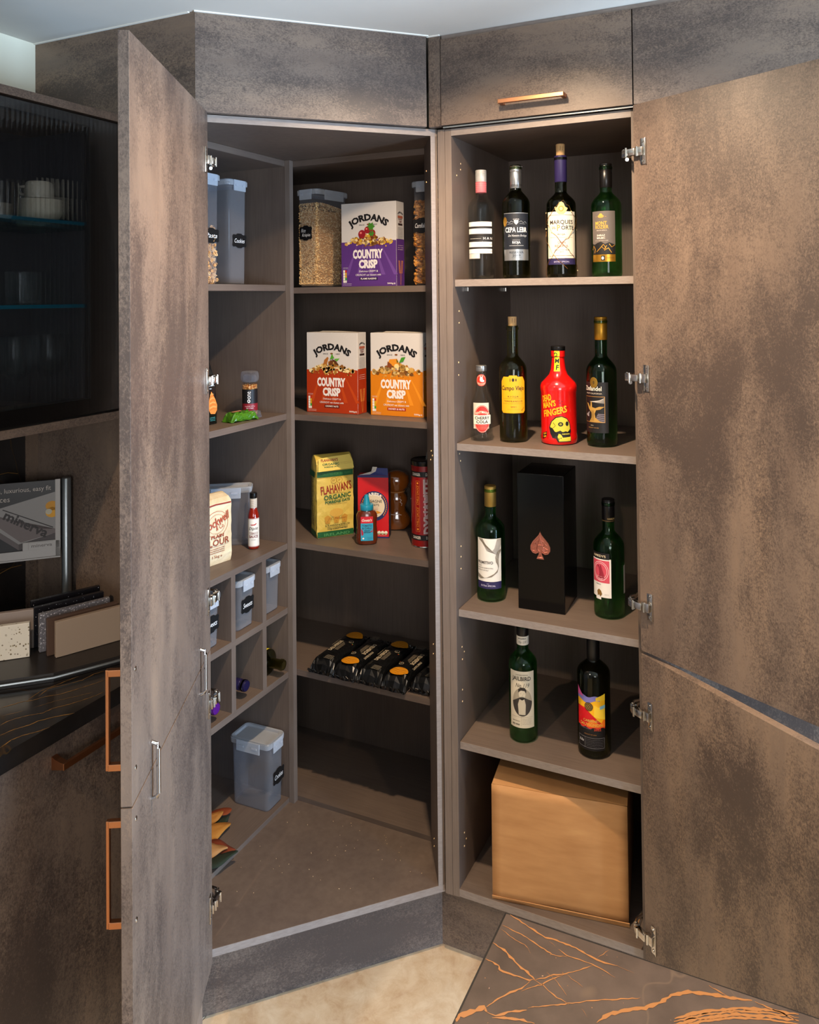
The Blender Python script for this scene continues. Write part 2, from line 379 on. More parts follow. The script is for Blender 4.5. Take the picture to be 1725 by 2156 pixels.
dr2 = mkdoor(tall, .5213, -.0470, -35.6, .497, .190, .9005, -1, LAMZ3)
for z in (2.046, 1.530, 1.014): hinge(z, -1).obj('hinge', CHROME, dr1)
for z in (.771, .274): hinge(z, -1).obj('hinge', CHROME, dr2)
d_pull(dr1, .46, .941, 1.107, .0185, 1); d_pull(dr2, .46, .683, .849, .0185, 1)
# ------------------------------------------------------------------ neighbour cupboard beyond the right door
nb = thing('tall_cupboard', 'closed tall dark cupboard behind the wide open right hand door', 'cupboard', (.86, .2, 0))
boxpart('cabinet_box', CARZ, nb, .528, -.004, .178, 1.2, .455, 2.388)
boxpart('flap_door', LAMX, nb, .5195, -.0275, 2.164, 1.118, -.0095, 2.3885); boxpart('door', LAMZ, nb, .5305, -.0275, .9, 1.118, -.0095, 2.161)
boxpart('door', LAMZ2, nb, .5305, -.0275, .175, 1.118, -.0095, .897)
# caulk bead between ceiling and panels
b = MB()
b.prism(quad(.030, .0205, .612, .0265), 2.3975, 2.4); b.box(-.964, -.447, 2.3975, -.438, -.4405, 2.4); b.box(-.012, -.034, 2.3975, .024, -.0283, 2.4)
stru(b.obj('trim_1', CAULK))
#@@ITEMS
# ------------------------------------------------------------------ printed matter: flat print laid on a surface map (u right, v up, o out)
TXT = {}
def text_geo(s, bold=0., shear=0., space=1.):
    k = (s, bold, shear, space)
    if k not in TXT:
        cu = bpy.data.curves.new('t', 'FONT'); cu.body = s; cu.offset = bold; cu.shear = shear; cu.space_character = space
        cu.resolution_u = 2; cu.fill_mode = 'BOTH'
        ob = bpy.data.objects.new('t', cu); me = ob.to_mesh()
        v = [(p.co.x, p.co.y) for p in me.vertices]; f = [list(p.vertices) for p in me.polygons]
        ob.to_mesh_clear(); bpy.data.objects.remove(ob); bpy.data.curves.remove(cu)
        if not v: v = [(0, 0), (1, 0), (1, 1)]; f = [[0, 1, 2]]
        x0 = min(p[0] for p in v); x1 = max(p[0] for p in v); y0 = min(p[1] for p in v); y1 = max(p[1] for p in v)
        TXT[k] = ([((p[0]-x0)/(x1-x0)-.5, (p[1]-y0)/max(1e-6, y1-y0)-.5) for p in v], f)
    return TXT[k]
def refine(V, F, mx):
    bm = bmesh.new(); vs = [bm.verts.new((x, y, 0)) for x, y in V]
    for f in F:
        try: bm.faces.new([vs[i] for i in f])
        except ValueError: pass
    bmesh.ops.triangulate(bm, faces=bm.faces[:], ngon_method='EAR_CLIP')
    for _ in range(7):
        e = [e for e in bm.edges if abs(e.verts[0].co.x-e.verts[1].co.x) > mx]
        if not e: break
        bmesh.ops.subdivide_edges(bm, edges=e, cuts=1); bmesh.ops.triangulate(bm, faces=bm.faces[:])
    bm.verts.index_update(); V2 = [(v.co.x, v.co.y) for v in bm.verts]; F2 = [[v.index for v in f.verts] for f in bm.faces]; bm.free(); return V2, F2
class Pr:
    def __init__(s, mp, o0=.0004, do=.00018): s.mp = mp; s.b = MB(); s.o0 = o0; s.do = do; s.curved = not getattr(mp, 'flat', False)
    def put(s, V, F, c, l, k):
        if s.curved: V, F = refine(V, F, .0035)
        s.b.add(s.pts(V, l), F, ink(c, k.get('rough', .5), k.get('metal', 0))); return s
    def o(s, l): return s.o0+s.do*l
    def pts(s, P, l): o = s.o(l); return [s.mp(u, v, o) for u, v in P]
    def rect(s, u0, v0, u1, v1, c, l=0, n=None, rough=.5, metal=0, nv=1):
        n = n or (max(1, int(abs(u1-u0)/.003)) if s.curved else 1); P = []; F = []
        for j in range(nv+1):
            for i in range(n+1): P.append((u0+(u1-u0)*i/n, v0+(v1-v0)*j/nv))
        for j in range(nv):
            for i in range(n): a = j*(n+1)+i; F.append([a, a+1, a+n+2, a+n+1])
        s.b.add(s.pts(P, l), F, ink(c, rough, metal)); return s
    def poly(s, P, c, l=1, **k): return s.put(P, [list(range(len(P)))], c, l, k)
    def ell(s, cu, cv, ru, rv, c, l=1, n=24, **k):
        return s.poly([(cu+ru*cos(2*pi*i/n), cv+rv*sin(2*pi*i/n)) for i in range(n)], c, l, **k)
    def ring(s, cu, cv, ru, rv, t, c, l=1, n=28, a0=0, a1=360):
        P = []; F = []; m = n+1
        for i in range(m):
            a = radians(a0+(a1-a0)*i/n); P += [(cu+ru*cos(a), cv+rv*sin(a)), (cu+(ru-t)*cos(a), cv+(rv-t)*sin(a))]
        for i in range(n): F.append([2*i, 2*i+2, 2*i+3, 2*i+1])
        s.b.add(s.pts(P, l), F, ink(c)); return s
    def text(s, t, cu, cv, w, h, c, l=3, bold=0., shear=0., rot=0., arc=0., space=1., **k):
        V, F = text_geo(t, bold, shear, space); P = []; a = radians(rot)
        for x, y in V:
            x *= w; y *= h
            if arc:   # arc radius > 0: letters stand on a circle, centre below
                th = x/arc; R = arc+y; x, y = R*sin(th), R*cos(th)-arc
            P.append((cu+x*cos(a)-y*sin(a), cv+x*sin(a)+y*cos(a)))
        return s.put(P, F, c, l, k) if w/max(1, len(t)) > .006 else (s.b.add(s.pts(P, l), F, ink(c, k.get('rough', .5), k.get('metal', 0))), s)[1]
    def stroke(s, P, w, c, l=2, **k):
        Q = []; n = len(P)
        for i, (x, y) in enumerate(P):
            x0, y0 = P[max(i-1, 0)]; x1, y1 = P[min(i+1, n-1)]; d = hypot(x1-x0, y1-y0) or 1; a, b_ = -(y1-y0)/d*w/2, (x1-x0)/d*w/2
            Q += [(x+a, y+b_), (x-a, y-b_)]
        return s.put(Q, [[2*i, 2*i+2, 2*i+3, 2*i+1][::-1] for i in range(n-1)], c, l, k)
    def lines(s, cu, cv, w, n, dv, c, l=3, t=.0006, seed=1):
        R = random.Random(seed)
        for i in range(n):   # lines of very small print, too small to read in the photograph
            x = cu-w/2
            while x < cu+w/2:
                q = R.uniform(.001, .004); s.rect(x, cv-i*dv-t, min(x+q, cu+w/2), cv-i*dv, c, l, 1); x += q+.0009
        return s
    def obj(s, name, parent, label=None):
        o = s.b.obj(name, None, parent); return tag(o, label) if label else o
def flat(ox, oy, oz, ax='f', lean=0):
    """f: face looking along -y; s: face looking along +x; t: top face"""
    g = {'f': lambda u, v, o: (ox+u, oy-o, oz+v), 's': lambda u, v, o: (ox+o, oy+u, oz+v), 't': lambda u, v, o: (ox+u, oy+v, oz+o)}[ax]
    g.flat = True; return g
def cylm(r, z0=0, tw=0, rz=None):
    def f(u, v, o):
        R = (rz(z0+v) if rz else r)+o; a = u/r+radians(tw); return (R*sin(a), -R*cos(a), z0+v)
    return f
SCRIPT = dict(shear=.35)

# ------------------------------------------------------------------ bottles
def glass(name, col, rough=.02, k=.62, tint=None):
    m, nt, b = nodes_of(name); b.inputs['Base Color'].default_value = (*col, 1); b.inputs['Roughness'].default_value = rough
    b.inputs['Transmission Weight'].default_value = 1; b.inputs['IOR'].default_value = 1.47
    t = N(nt, 'ShaderNodeBsdfTransparent'); t.inputs[0].default_value = (*(tint or col), 1); x = N(nt, 'ShaderNodeMixShader'); x.inputs[0].default_value = k
    nt.links.new(t.outputs[0], x.inputs[1]); nt.links.new(b.outputs[0], x.inputs[2]); nt.links.new(x.outputs[0], nt.nodes['Material Output'].inputs[0]); return m
G_GREEN = glass('green_glass', (.40, .74, .42), .02, .5); G_OLIVE = glass('olive_glass', (.50, .50, .26)); G_DARK = glass('dark_olive_glass', (.30, .34, .18))
G_CLEAR = glass('clear_glass', (.95, .97, .97), .02, .20); G_DGREEN = glass('deep_green_glass', (.25, .50, .28))
CORK = pmat('cork', '#c79f6c', .8)
def interp(prof):
    def f(z):
        for (r0, z0), (r1, z1) in zip(prof, prof[1:]):
            if z0 <= z <= z1 and z1 > z0: return r0+(r1-r0)*(z-z0)/(z1-z0)
        return prof[-1][0]
    return f
def wine_prof(R, zs, zn, H, rn, lip=True):
    p = [(.0001, 0), (R*.72, 0), (R*.93, .0015), (R*.99, .006), (R, .012), (R, zs)]
    for i in range(1, 9):     # rounded shoulder blending into the neck
        t = i/8; p.append((rn+(R-rn)*(cos(t*pi)*.5+.5)**(.72), zs+(zn-zs)*(t**.82)))
    p += [(rn, zn+.01), (rn, H-.012)]
    if lip: p += [(rn+.0018, H-.011), (rn+.002, H-.005), (rn+.001, H-.0045)]
    p += [(rn, H)]
    return p
def make_bottle(name, label, loc, R, zs, zn, H, rn, gm, twist=0, group=None, prof=None, solid=False, rot=None):
    x, y, z = loc
    t = thing(name, label, 'bottle', loc, face_cam(x, y, twist) if rot is None else rot, group)
    p = prof or wine_prof(R, zs, zn, H, rn)
    if not solid:
        ti = .0028
        inner = [(max(.0001, r-ti), max(zz, .004)) for r, zz in p if zz > .001 or r < .001]
        inner = [(.0001, .014), (R*.45, .008), (R*.8, .0045)]+[(r-ti, zz) for r, zz in p if zz >= .012]
        full = p+inner[::-1]
        o = MB().lathe(full, 44, None).obj('glass_body', gm, t)
        me = o.data
    else:
        o = MB().lathe(p+[(.0001, H)], 44, None).obj('body', gm, t)
    t['R'] = R; return t, interp(p)
def cap(t, name, r, z0, z1, mat, ridges=0, label=None, band=None):
    h = z1-z0; p = [(r-.0004, z0), (r, z0+.0005)]
    if ridges:
        zz = z1-h*.30
        p += [(r, zz)]
        for i in range(ridges): a = zz+(z1-.002-zz)*i/ridges; b_ = (z1-.002-zz)/ridges; p += [(r-.0007, a+b_*.2), (r, a+b_*.4), (r, a+b_*.9)]
    p += [(r, z1-.0015), (r-.0015, z1), (.0001, z1)]
    o = MB().lathe(p, 40, None).obj(name, mat, t); return tag(o, label) if label else o
def corkpart(t, r, z0, z1):
    o = MB().lathe([(r-.0006, z0), (r, z0+.001), (r+.0004, z1-.001), (r-.0006, z1), (.0001, z1)], 24, None).obj('cork', CORK, t)
    Pr(cylm(r+.0003, z0)).text('Campo', 0, (z1-z0)*.62, .011, .004, '#5a3d22', 1, rot=90).text('Rioja', .006, (z1-z0)*.6, .010, .003, '#5a3d22', 1, rot=90).obj('stamp', t)
    return o
Y0 = .10
# top shelf
z = SH[0]+.0004
t, rz = make_bottle('wine_bottle', 'clear glass wine bottle with white striped label and pink neck band', (.0838, Y0, z), .0363, .190, .232, .290, .0145, G_CLEAR)
cap(t, 'screw_cap', .0152, .264, .2965, pmat('cap_white', '#c9c5bf', .35, .3), 4)
o = MB().lathe([(.0148, .235), (.0151, .236), (.0151, .2635), (.0148, .264)], 36, None).obj('neck_band', pmat('band_pink', '#c8646c', .5), t); tag(o, 'pink patterned neck band')
P = Pr(cylm(.0151, .2355))
for i in range(5):
    for j in range(9): P.rect(-.020+j*.0046, .003+i*.0052, -.020+j*.0046+.003, .0036+i*.0052, '#f0c9cb', 1, 1)
P.obj('neck_print', t)
P = Pr(cylm(.0363, .056, -8))
P.rect(-.036, .086, .036, .098, '#e8e4dc', 1).rect(-.036, .0805, .036, .0855, '#23201f').rect(-.036, .066, .036, .0798, '#e8e4dc', 1).rect(-.036, .062, .036, .0655, '#23201f')
P.rect(-.036, .046, .036, .0605, '#1e1c1c', 1).rect(-.036, .031, .036, .0445, '#e8e4dc', 1).rect(-.036, .0265, .036, .0305, '#23201f').rect(-.036, .0135, .036, .0255, '#e8e4dc', 1)
P.rect(-.036, .0, .0, .0128, '#c6c2bc', 1)
P.text('H A N', .0225, .0535, .026, .0065, '#f0ece4').rect(-.030, .0528, .004, .0535, '#d8d4cc', 3)
P.text('PINOT GRIGIO BLUSH', .016, .0377, .042, .0034, '#4a4643').text('ITALIAN PINK WINE', .018, .0195, .034, .0024, '#6a6663').obj('label', t)

t, rz = make_bottle('wine_bottle', 'dark bottle with silver capsule and navy and silver reserve label', (.183, Y0, z), .0368, .196, .236, .302, .0145, G_DARK)
cap(t, 'capsule', .0155, .240, .300, pmat('foil_silver', '#b9bab9', .28, .9), 2)
Pr(cylm(.0155, .24)).text('RESERVA', -.004, .007, .020, .0055, '#2b2b2d', 1).text('RESE', .016, .008, .010, .0050, '#2b2b2d', 1).obj('capsule_print', t)
MB().tube([(.0165*cos(a), .0165*sin(a), .298+.001*sin(3*a)) for a in [i*.7 for i in range(9)]], .0012, 6).obj('wire', CHROME, t)
P = Pr(cylm(.0368, .048)); NV = '#171c26'
P.rect(-.038, .0295, .036, .124, NV, 0).rect(-.038, .123, .036, .1245, '#b9bdc2', 1, metal=.7, rough=.3).rect(-.038, .0, .036, .0290, '#a9adb0', 0, metal=.8, rough=.3)
P.text('CEPA LEBR', -.001, .080, .060, .0135, '#d6dade', bold=.02).text('De Nuestra Bodega', .003, .064, .050, .0075, '#bfc4ca', **SCRIPT).text('RIOJA', .0, .046, .021, .0085, '#d6dade', bold=.015)
P.rect(-.010, .0528, .010, .0533, '#bfc4ca', 2).rect(-.019, .0382, .019, .0389, '#bfc4ca', 2)
P.poly([(-.006, .105), (.006, .105), (.005, .098), (0, .093), (-.005, .098)], '#c4c9ce', 2).text('CEPA', 0, .1075, .016, .003, '#c4c9ce')
for k in (-1, 1):
    P.stroke([(k*.007, .100), (k*.013, .103), (k*.019, .098), (k*.024, .102), (k*.029, .097)], .0009, '#9ba2aa'); P.stroke([(k*.009, .096), (k*.016, .0955), (k*.024, .0945)], .0007, '#9ba2aa')
P.text('RESERVA', 0, .0208, .037, .0055, '#1d2430').text('2019', 0, .0128, .020, .0050, '#1d2430').rect(-.013, .0075, .013, .0079, '#1d2430', 2).obj('label', t)
Pr(cylm(.0368, .150, -52)).ell(0, 0, .0075, .0125, '#c99a3c', 1, metal=.8, rough=.3).ring(0, 0, .006, .0105, .0008, '#7a5516', 2).obj('medal_sticker', t)

t, rz = make_bottle('wine_bottle', 'corked dark wine bottle with cream label, purple neck and wire lights', (.306, Y0, z), .0380, .186, .222, .3165, .0150, G_DARK)
cap(t, 'capsule', .0160, .248, .3168, pmat('foil_purple', '#2c2352', .4), 0, 'purple foil capsule'); corkpart(t, .0112, .317, .347)
P = Pr(cylm(.0380, .034)); CR = '#ddd3c0'
P.rect(-.041, .016, .041, .135, CR, 0).rect(-.041, .0, .041, .0155, '#29234c', 0)
for a_, b_, c_, d_ in ((-.037, .126, .037, .1268), (-.037, .022, .037, .0228), (-.037, .022, -.0363, .1268), (.0363, .022, .037, .1268)): P.rect(a_, b_, c_, d_, '#6e6250', 2)
P.poly([(-.012, .134), (-.017, .143), (-.010, .147), (-.006, .157), (0, .160), (.006, .157), (.010, .147), (.017, .143), (.012, .134), (.006, .128), (-.006, .128)], '#d8b27a', 1)
P.ell(0, .142, .007, .0075, '#b9863c', 2).ell(0, .142, .004, .0045, '#e4c78c', 3)
P.text('MARQUES', 0, .107, .062, .0125, '#2b2523', bold=.012).text('DEL', -.019, .094, .011, .0055, '#2b2523').text('P', -.007, .0935, .008, .0150, '#b08a52', bold=.02).text('ORTE', .0165, .0935, .034, .0105, '#2b2523', bold=.012)
P.text('RIOJA', 0, .076, .019, .0055, '#3b332e').rect(-.031, .069, .031, .0695, '#8a7b64', 2).text('GRAN', 0, .0560, .020, .0065, '#a8483a').text('RESERVA', 0, .0470, .034, .0065, '#a8483a')
P.text('PRODUCT OF SPAIN', 0, .0370, .034, .0022, '#5a5046').text('2014', 0, .0320, .009, .0024, '#5a5046').text('EXTRA SPECIAL', 0, .0070, .040, .0036, '#b8b0cf').obj('label', t)
t_m = t
lw = thing('string_light', 'thin copper wire of tiny lights looped round the corked bottle', 'string light', (.306, Y0, z), t.rotation_euler.z)
R_ = random.Random(4); wp = []
for i in range(120):
    s_ = i/63; a = -pi/2-2.5+s_*11.5; zz = .004+.196*abs(((s_*2.6) % 2)-1)+.004*R_.uniform(-1, 1); rr = .0392+.0012*R_.random()
    if zz > .186: rr = .0392-(zz-.186)*.4+.001
    if i in (30, 31, 32, 33, 34): rr += .012*sin((i-29)/6*pi)
    wp.append((rr*cos(a), rr*sin(a), max(.0012, zz)))
MB().tube(wp, .00055, 5).obj('wire', pmat('copper_wire', '#c08a48', .35, 1), lw)
b = MB()
for i in range(4, 62, 6): b.lathe([(.0001, -.0022), (.0013, -.001), (.0013, .001), (.0001, .0022)], 8, None, wp[i])
o = b.obj('light_bead', pmat('bead', '#f3d9a0', .2), lw); o['kind'] = 'stuff'

t, rz = make_bottle('wine_bottle', 'green wine bottle with black cap and grey and gold mountain label', (.423, Y0, z), .0378, .178, .215, .283, .0148, G_GREEN)
cap(t, 'screw_cap', .0155, .226, .287, pmat('cap_black', '#0e0c0c', .3), 4)
P = Pr(cylm(.0378, .038, -12))
P.rect(-.033, .040, .030, .126, '#5d5652', 0).rect(-.033, .018, .030, .040, '#0f0d0d', 0).rect(-.033, .0, .030, .0178, '#b5862e', 0, metal=.8, rough=.3)
P.poly([(-.033, .040), (-.033, .046), (-.024, .043), (-.016, .047), (-.006, .050), (.004, .044), (.014, .048), (.030, .041), (.030, .036), (-.033, .036)], '#0f0d0d', 1)
for pl_ in ([(-.033, .030), (-.028, .040), (-.022, .031), (-.025, .022)], [(-.018, .025), (-.008, .034), (.0, .043), (.006, .034), (.002, .028), (.012, .034), (.020, .022)], [(.014, .044), (.020, .036), (.028, .041)], [(-.004, .037), (.002, .031), (.008, .040)]): P.stroke(pl_, .0016, '#cf9a3a', 2, metal=.6, rough=.3)
P.text('MONT', -.006, .096, .030, .009, '#c79a3c', bold=.02).text('ROZIER', -.004, .0865, .034, .009, '#c79a3c', bold=.02).text('SOUTH AFRICA', -.004, .078, .026, .0025, '#cfc6ba')
P.text('SHIRAZ', -.006, .0655, .021, .0045, '#ddd6cc', bold=.01).text('MALBEC', -.006, .0590, .021, .0045, '#ddd6cc', bold=.01).text('W.O. WESTERN CAPE', -.005, .0525, .034, .002, '#b9b1a6')
P.ell(-.006, .113, .008, .004, '#b48b3e', 2).ell(-.006, .117, .004, .003, '#c79a3c', 2).rect(-.020, .112, -.016, .1126, '#b48b3e', 2).rect(.004, .112, .008, .1126, '#b48b3e', 2)
P.rect(-.006, .003, .003, .015, '#0e0d0d', 2).ell(-.002, .009, .003, .0038, '#e8e4dc', 3).text('FAIRTRADE', .016, .009, .018, .0025, '#5d4210').obj('label', t)

# second shelf
z = SH[1]+.0004
pf = [(.0001, 0), (.024, 0), (.029, .002), (.0303, .007), (.0303, .014), (.0290, .020), (.0295, .035), (.0295, .088), (.027, .100), (.0215, .113), (.0165, .128), (.0140, .150), (.0130, .175), (.0130, .180), (.0142, .181), (.0142, .184), (.0125, .186), (.0125, .190)]
t, rz = make_bottle('soda_bottle', 'small clear glass bottle with red and cream oval drink label', (.089, .073, z), .0303, 0, 0, .190, .0125, G_CLEAR, prof=pf)
cap(t, 'screw_cap', .0148, .183, .1985, pmat('cap_alu', '#b5b5b3', .3, .9), 4)
P = Pr(cylm(.0295, .022)); P.rect(-.024, .012, .020, .080, '#c9c0ad', 0).ell(.001, .038, .0225, .036, '#c0281e', 1, 36).ring(.001, .038, .0212, .0347, .0007, '#f1e2c4', 2)
P.rect(-.0235, .024, .0255, .048, '#eae0cb', 2).text('FENTIMANS', .001, .056, .036, .0065, '#f1e2c4', 3, arc=.030, bold=.01).text('CHERRY', .001, .0405, .039, .0085, '#231a18', 4, bold=.03).text('COLA', .001, .0305, .031, .0085, '#231a18', 4, bold=.03)
P.lines(.001, .0205, .026, 3, .004, '#f0b8a0', seed=3).rect(-.007, .0468, .009, .0473, '#231a18', 3).obj('label', t)
P = Pr(cylm(.0155, .146, rz=lambda v: rz(v))); P.ell(0, .014, .0165, .0155, '#c8301f', 1).ring(0, .014, .0145, .0135, .0006, '#f0d9c0', 2)
P.ell(0, .016, .0045, .006, '#efe6d8', 2).poly([(-.003, .020), (-.0045, .027), (.0, .021), (.004, .026), (.0035, .019)], '#efe6d8', 2).ell(.004, .012, .005, .003, '#efe6d8', 2).text('FENTIMANS', 0, .004, .022, .003, '#f6e6c8', 3, arc=-.02).obj('neck_label', t)

t, rz = make_bottle('wine_bottle', 'corked olive wine bottle with bright yellow shield label', (.170, .096, z), .0366, .186, .226, .304, .0148, G_OLIVE)
corkpart(t, .0112, .302, .3275)
P = Pr(cylm(.0366, .077)); YL = '#e0a414'
def yl_shape(P):
    n = 28; top = lambda u: .082+.0125*min(1, (.034-abs(u))/.007)+(.0035 if abs(u) < .010 else 0); bot = lambda u: .006-.006*min(1, (.034-abs(u))/.005)
    V = []; F = []
    for i in range(n+1): u = -.034+.068*i/n; V += [(u, bot(u)), (u, top(u))]
    for i in range(n): F.append([2*i, 2*i+2, 2*i+3, 2*i+1])
    P.b.add(P.pts(V, 0), F, ink(YL))
yl_shape(P)
P.text('Campo Viejo', -.001, .0635, .062, .0150, '#2a2018', bold=.012, shear=.08).text('RIOJA', 0, .0425, .028, .0048, '#2a2018', space=1.3).text('TEMPRANILLO', 0, .0310, .050, .0042, '#2a2018', space=1.2)
P.rect(-.028, .0375, .028, .0379, '#8a6410', 2).rect(-.028, .0245, .028, .0249, '#8a6410', 2).text('2021', 0, .0165, .014, .0036, '#2a2018').rect(-.016, .0095, .020, .0098, '#8a6410', 2)
P.text('2', -.0075, .0865, .004, .006, '#2a2018').ell(0, .0865, .0033, .0042, '#2a2018', 3).text('1', .0075, .0865, .003, .006, '#2a2018').text('Rioja', .026, .010, .012, .004, '#4a3510', rot=50, **SCRIPT).obj('label', t)

RED = pmat('gloss_red', '#d01310', .16, coat=.6)
R = .0475
pf = [(.0001, 0), (.040, 0), (.0455, .002), (R, .009), (R, .018), (.0462, .024), (.0462, .132), (R, .137), (R, .148), (.044, .156), (.034, .166), (.024, .177), (.0195, .190), (.0175, .207), (.0160, .222), (.0182, .2235), (.0185, .238), (.0165, .240)]
t, rz = make_bottle('spirit_bottle', 'glossy red squat rum bottle with yellow skull print', (.288, .116, z), R, 0, 0, .240, .0165, RED, prof=pf, solid=True)
cap(t, 'stopper', .0188, .239, .2505, pmat('cap_black', '#0e0c0c', .3))
P = Pr(cylm(.0463, .0, -6, rz=lambda v: rz(v)), o0=.0005); YO = '#f0a818'; YG = '#c9bd3a'
P.text('DEAD', -.029, .119, .030, .0165, YO, bold=.035, rot=14, shear=.15).text("MAN'S", -.022, .1035, .040, .0165, YO, bold=.035, rot=14, shear=.15).text('FINGERS', -.0065, .0855, .066, .0175, YO, bold=.035, rot=14, shear=.15)
P.poly([(-.018, .030), (-.021, .045), (-.016, .060), (-.004, .072), (.012, .075), (.026, .069), (.034, .056), (.036, .040), (.037, .034), (.034, .030), (.036, .016), (.036, .009), (.002, .0085), (-.003, .018), (-.012, .019)], '#141210', 2)
P.poly([(-.013, .036), (-.018, .048), (-.013, .060), (-.002, .070), (.012, .073), (.025, .067), (.032, .055), (.034, .041), (.027, .034), (.022, .036), (.014, .034), (.008, .038), (-.002, .034)], YG, 3)
P.poly([(.001, .022), (.004, .030), (.010, .028), (.014, .020), (.030, .021), (.035, .022), (.035, .011), (.005, .0105)], YG, 3)
P.ell(.009, .054, .0065, .0055, '#141210', 4).ell(.009, .054, .0032, .0028, '#8f8a2c', 5).ell(.0255, .055, .004, .006, '#141210', 4).poly([(-.016, .030), (-.019, .045), (-.012, .044), (-.005, .034), (-.006, .022), (-.013, .021)], '#141210', 4)
P.poly([(.010, .034), (.014, .024), (.030, .026), (.035, .033), (.028, .032), (.022, .035)], '#141210', 4).stroke([(-.010, .058), (-.004, .050), (-.010, .044)], .0012, '#3b3a12', 4)
for i in range(5): P.rect(.013+i*.004, .0275, .0158+i*.004, .0305, YG, 5, 1)
P.poly([(-.045, .028), (-.028, .034), (-.029, .020), (-.043, .014)], '#1a1410', 2).text('CHERRY', -.0355, .0275, .013, .0045, YO, 3, rot=14, bold=.02).text('RUM', -.035, .0205, .009, .0045, YO, 3, rot=14, bold=.02)
for u_, v_ in ((.008, .108), (.013, .112), (.016, .104), (.022, .100), (.006, .114), (.026, .097)): P.ell(u_, v_, .0017, .001, '#5c0d0a', 2, 8)
P.obj('print', t)
P = Pr(cylm(.018, .0, -12, rz=lambda v: rz(v)), o0=.0006)
P.rect(-.0065, .186, .0075, .239, '#c2d71f', 0, 4, nv=12).text('D', -.002, .229, .008, .011, '#15140f', 2, bold=.02, rot=10).text('M', .001, .213, .012, .012, '#15140f', 2, bold=.02, shear=.1).text('F', .002, .196, .008, .013, '#15140f', 2, bold=.02, shear=.1)
P.obj('neck_label', t)

t, rz = make_bottle('wine_bottle', 'green wine bottle with gold cap and black vine tree label', (.400, .120, z), .0385, .185, .228, .322, .0155, G_DGREEN)
GOLD = pmat('cap_gold', '#b5842a', .38, .75)
cap(t, 'screw_cap', .0164, .268, .3265, GOLD, 3)
P = Pr(cylm(.0385, .036, -24))
P.rect(-.036, .0, .033, .127, '#141213', 0).text('Zinfandel', -.009, .111, .050, .0115, '#e6ded0', bold=.008).text('FROM CALIFORNIA', -.006, .0985, .046, .0035, '#c9beac')
for a_, b_, c_, d_ in ((-.034, .090, .024, .0912), (-.034, .026, .024, .0272), (.0228, .026, .024, .0912), (-.034, .026, -.0328, .0912)): P.rect(a_, b_, c_, d_, '#b98a4c', 2, metal=.5, rough=.4)
P.poly([(-.018, .027), (-.011, .038), (-.011, .050), (-.020, .060), (-.027, .074), (-.022, .073), (-.015, .063), (-.013, .078), (-.010, .078), (-.009, .064), (0, .062), (.010, .066), (.023, .066), (.012, .059), (.002, .057), (-.002, .048), (.0, .038), (.012, .029), (.020, .027)], '#a9843f', 3)
for i in range(9): P.stroke([(-.034+.002*i, .044+.0035*i*.3), (-.020, .040+i*.001)], .0005, '#d6ccd0', 2)
for i in range(9): P.stroke([(-.002+i*.001, .030+i*.0022), (.0225, .028+i*.0024)], .0005, '#b9b0c2', 2)
for i in range(12): P.stroke([(-.016+i*.0025, .078+i*.0003), (.0225, .0745+i*.0012)], .0004, '#cfc7bd', 2)
for i in range(6): P.stroke([(-.014+i*.002, .030), (-.0105+i*.0012, .044), (-.012+i*.0015, .056)], .0004, '#2b1f10', 4)
P.text('2021', -.010, .0185, .008, .002, '#c9beac').text('PRODUCT OF USA', -.007, .0125, .030, .0022, '#b98a4c').obj('label', t)
Pr(cylm(.0385, .162, -30)).ell(0, 0, .0105, .0135, '#a8822e', 1, metal=.7, rough=.35).ring(0, 0, .008, .0105, .0007, '#4f3a0e', 2).ring(0, 0, .0055, .0075, .0006, '#4f3a0e', 2).ell(0, 0, .003, .005, '#4f3a0e', 2).obj('seal_sticker', t)

# third shelf
z = SH[2]+.0004
t, rz = make_bottle('wine_bottle', 'green wine bottle with gold cap and white swirl label', (.095, .113, z), .0385, .182, .220, .296, .0148, G_GREEN)
cap(t, 'screw_cap', .0160, .246, .3005, pmat('cap_gold_light', '#b08d45', .4, .7), 4)
P = Pr(cylm(.0385, .036, -7))
P.rect(-.037, .019, .034, .132, '#d9d4ca', 0).rect(-.037, .0, .034, .0187, '#262049', 0).text('EXTRA SPECIAL', -.004, .008, .040, .0045, '#c9c3d8', 3).text('IOIO', -.004, .0135, .006, .002, '#c9c3d8', 3)
for i in range(13):
    q = i*.0022
    P.stroke([(-.032+q*.5, .131), (-.020+q*.4, .122-q*.2), (-.012+q*.6, .112-q*.3), (-.006+q*.7, .100-q*.2), (.006+q*.5, .098-q*.3), (.014+q*.55, .106-q*.1), (.018+q*.6, .118), (.022+q*.45, .131)], .0005, '#7d7262' if i % 3 else '#4b4339', 2)
    P.stroke([(.033, .104-q*.2), (.022+q*.2, .098-q*.3), (.016+q*.35, .084-q*.3), (.018+q*.3, .070-q*.4), (.026-q*.1, .058-q*.3), (.022-q*.35, .044-q*.15), (.006-q*.5, .032-q*.1), (-.014-q*.4, .028-q*.1), (-.036, .033-q*.4+.006)], .0005, '#8a7e6c' if i % 3 else '#5b5145', 2)
P.text('PRIMITIVO', -.012, .069, .044, .0078, '#3b3433', bold=.02).text('PUGLIA', -.0275, .0605, .012, .003, '#3b3433').text('INDICAZIONE GEOGRAFICA TIPICA', -.012, .0545, .044, .0027, '#3b3433', bold=.01).text('PRODUCT OF ITALY', -.018, .0485, .032, .0027, '#3b3433', bold=.01).obj('label', t)

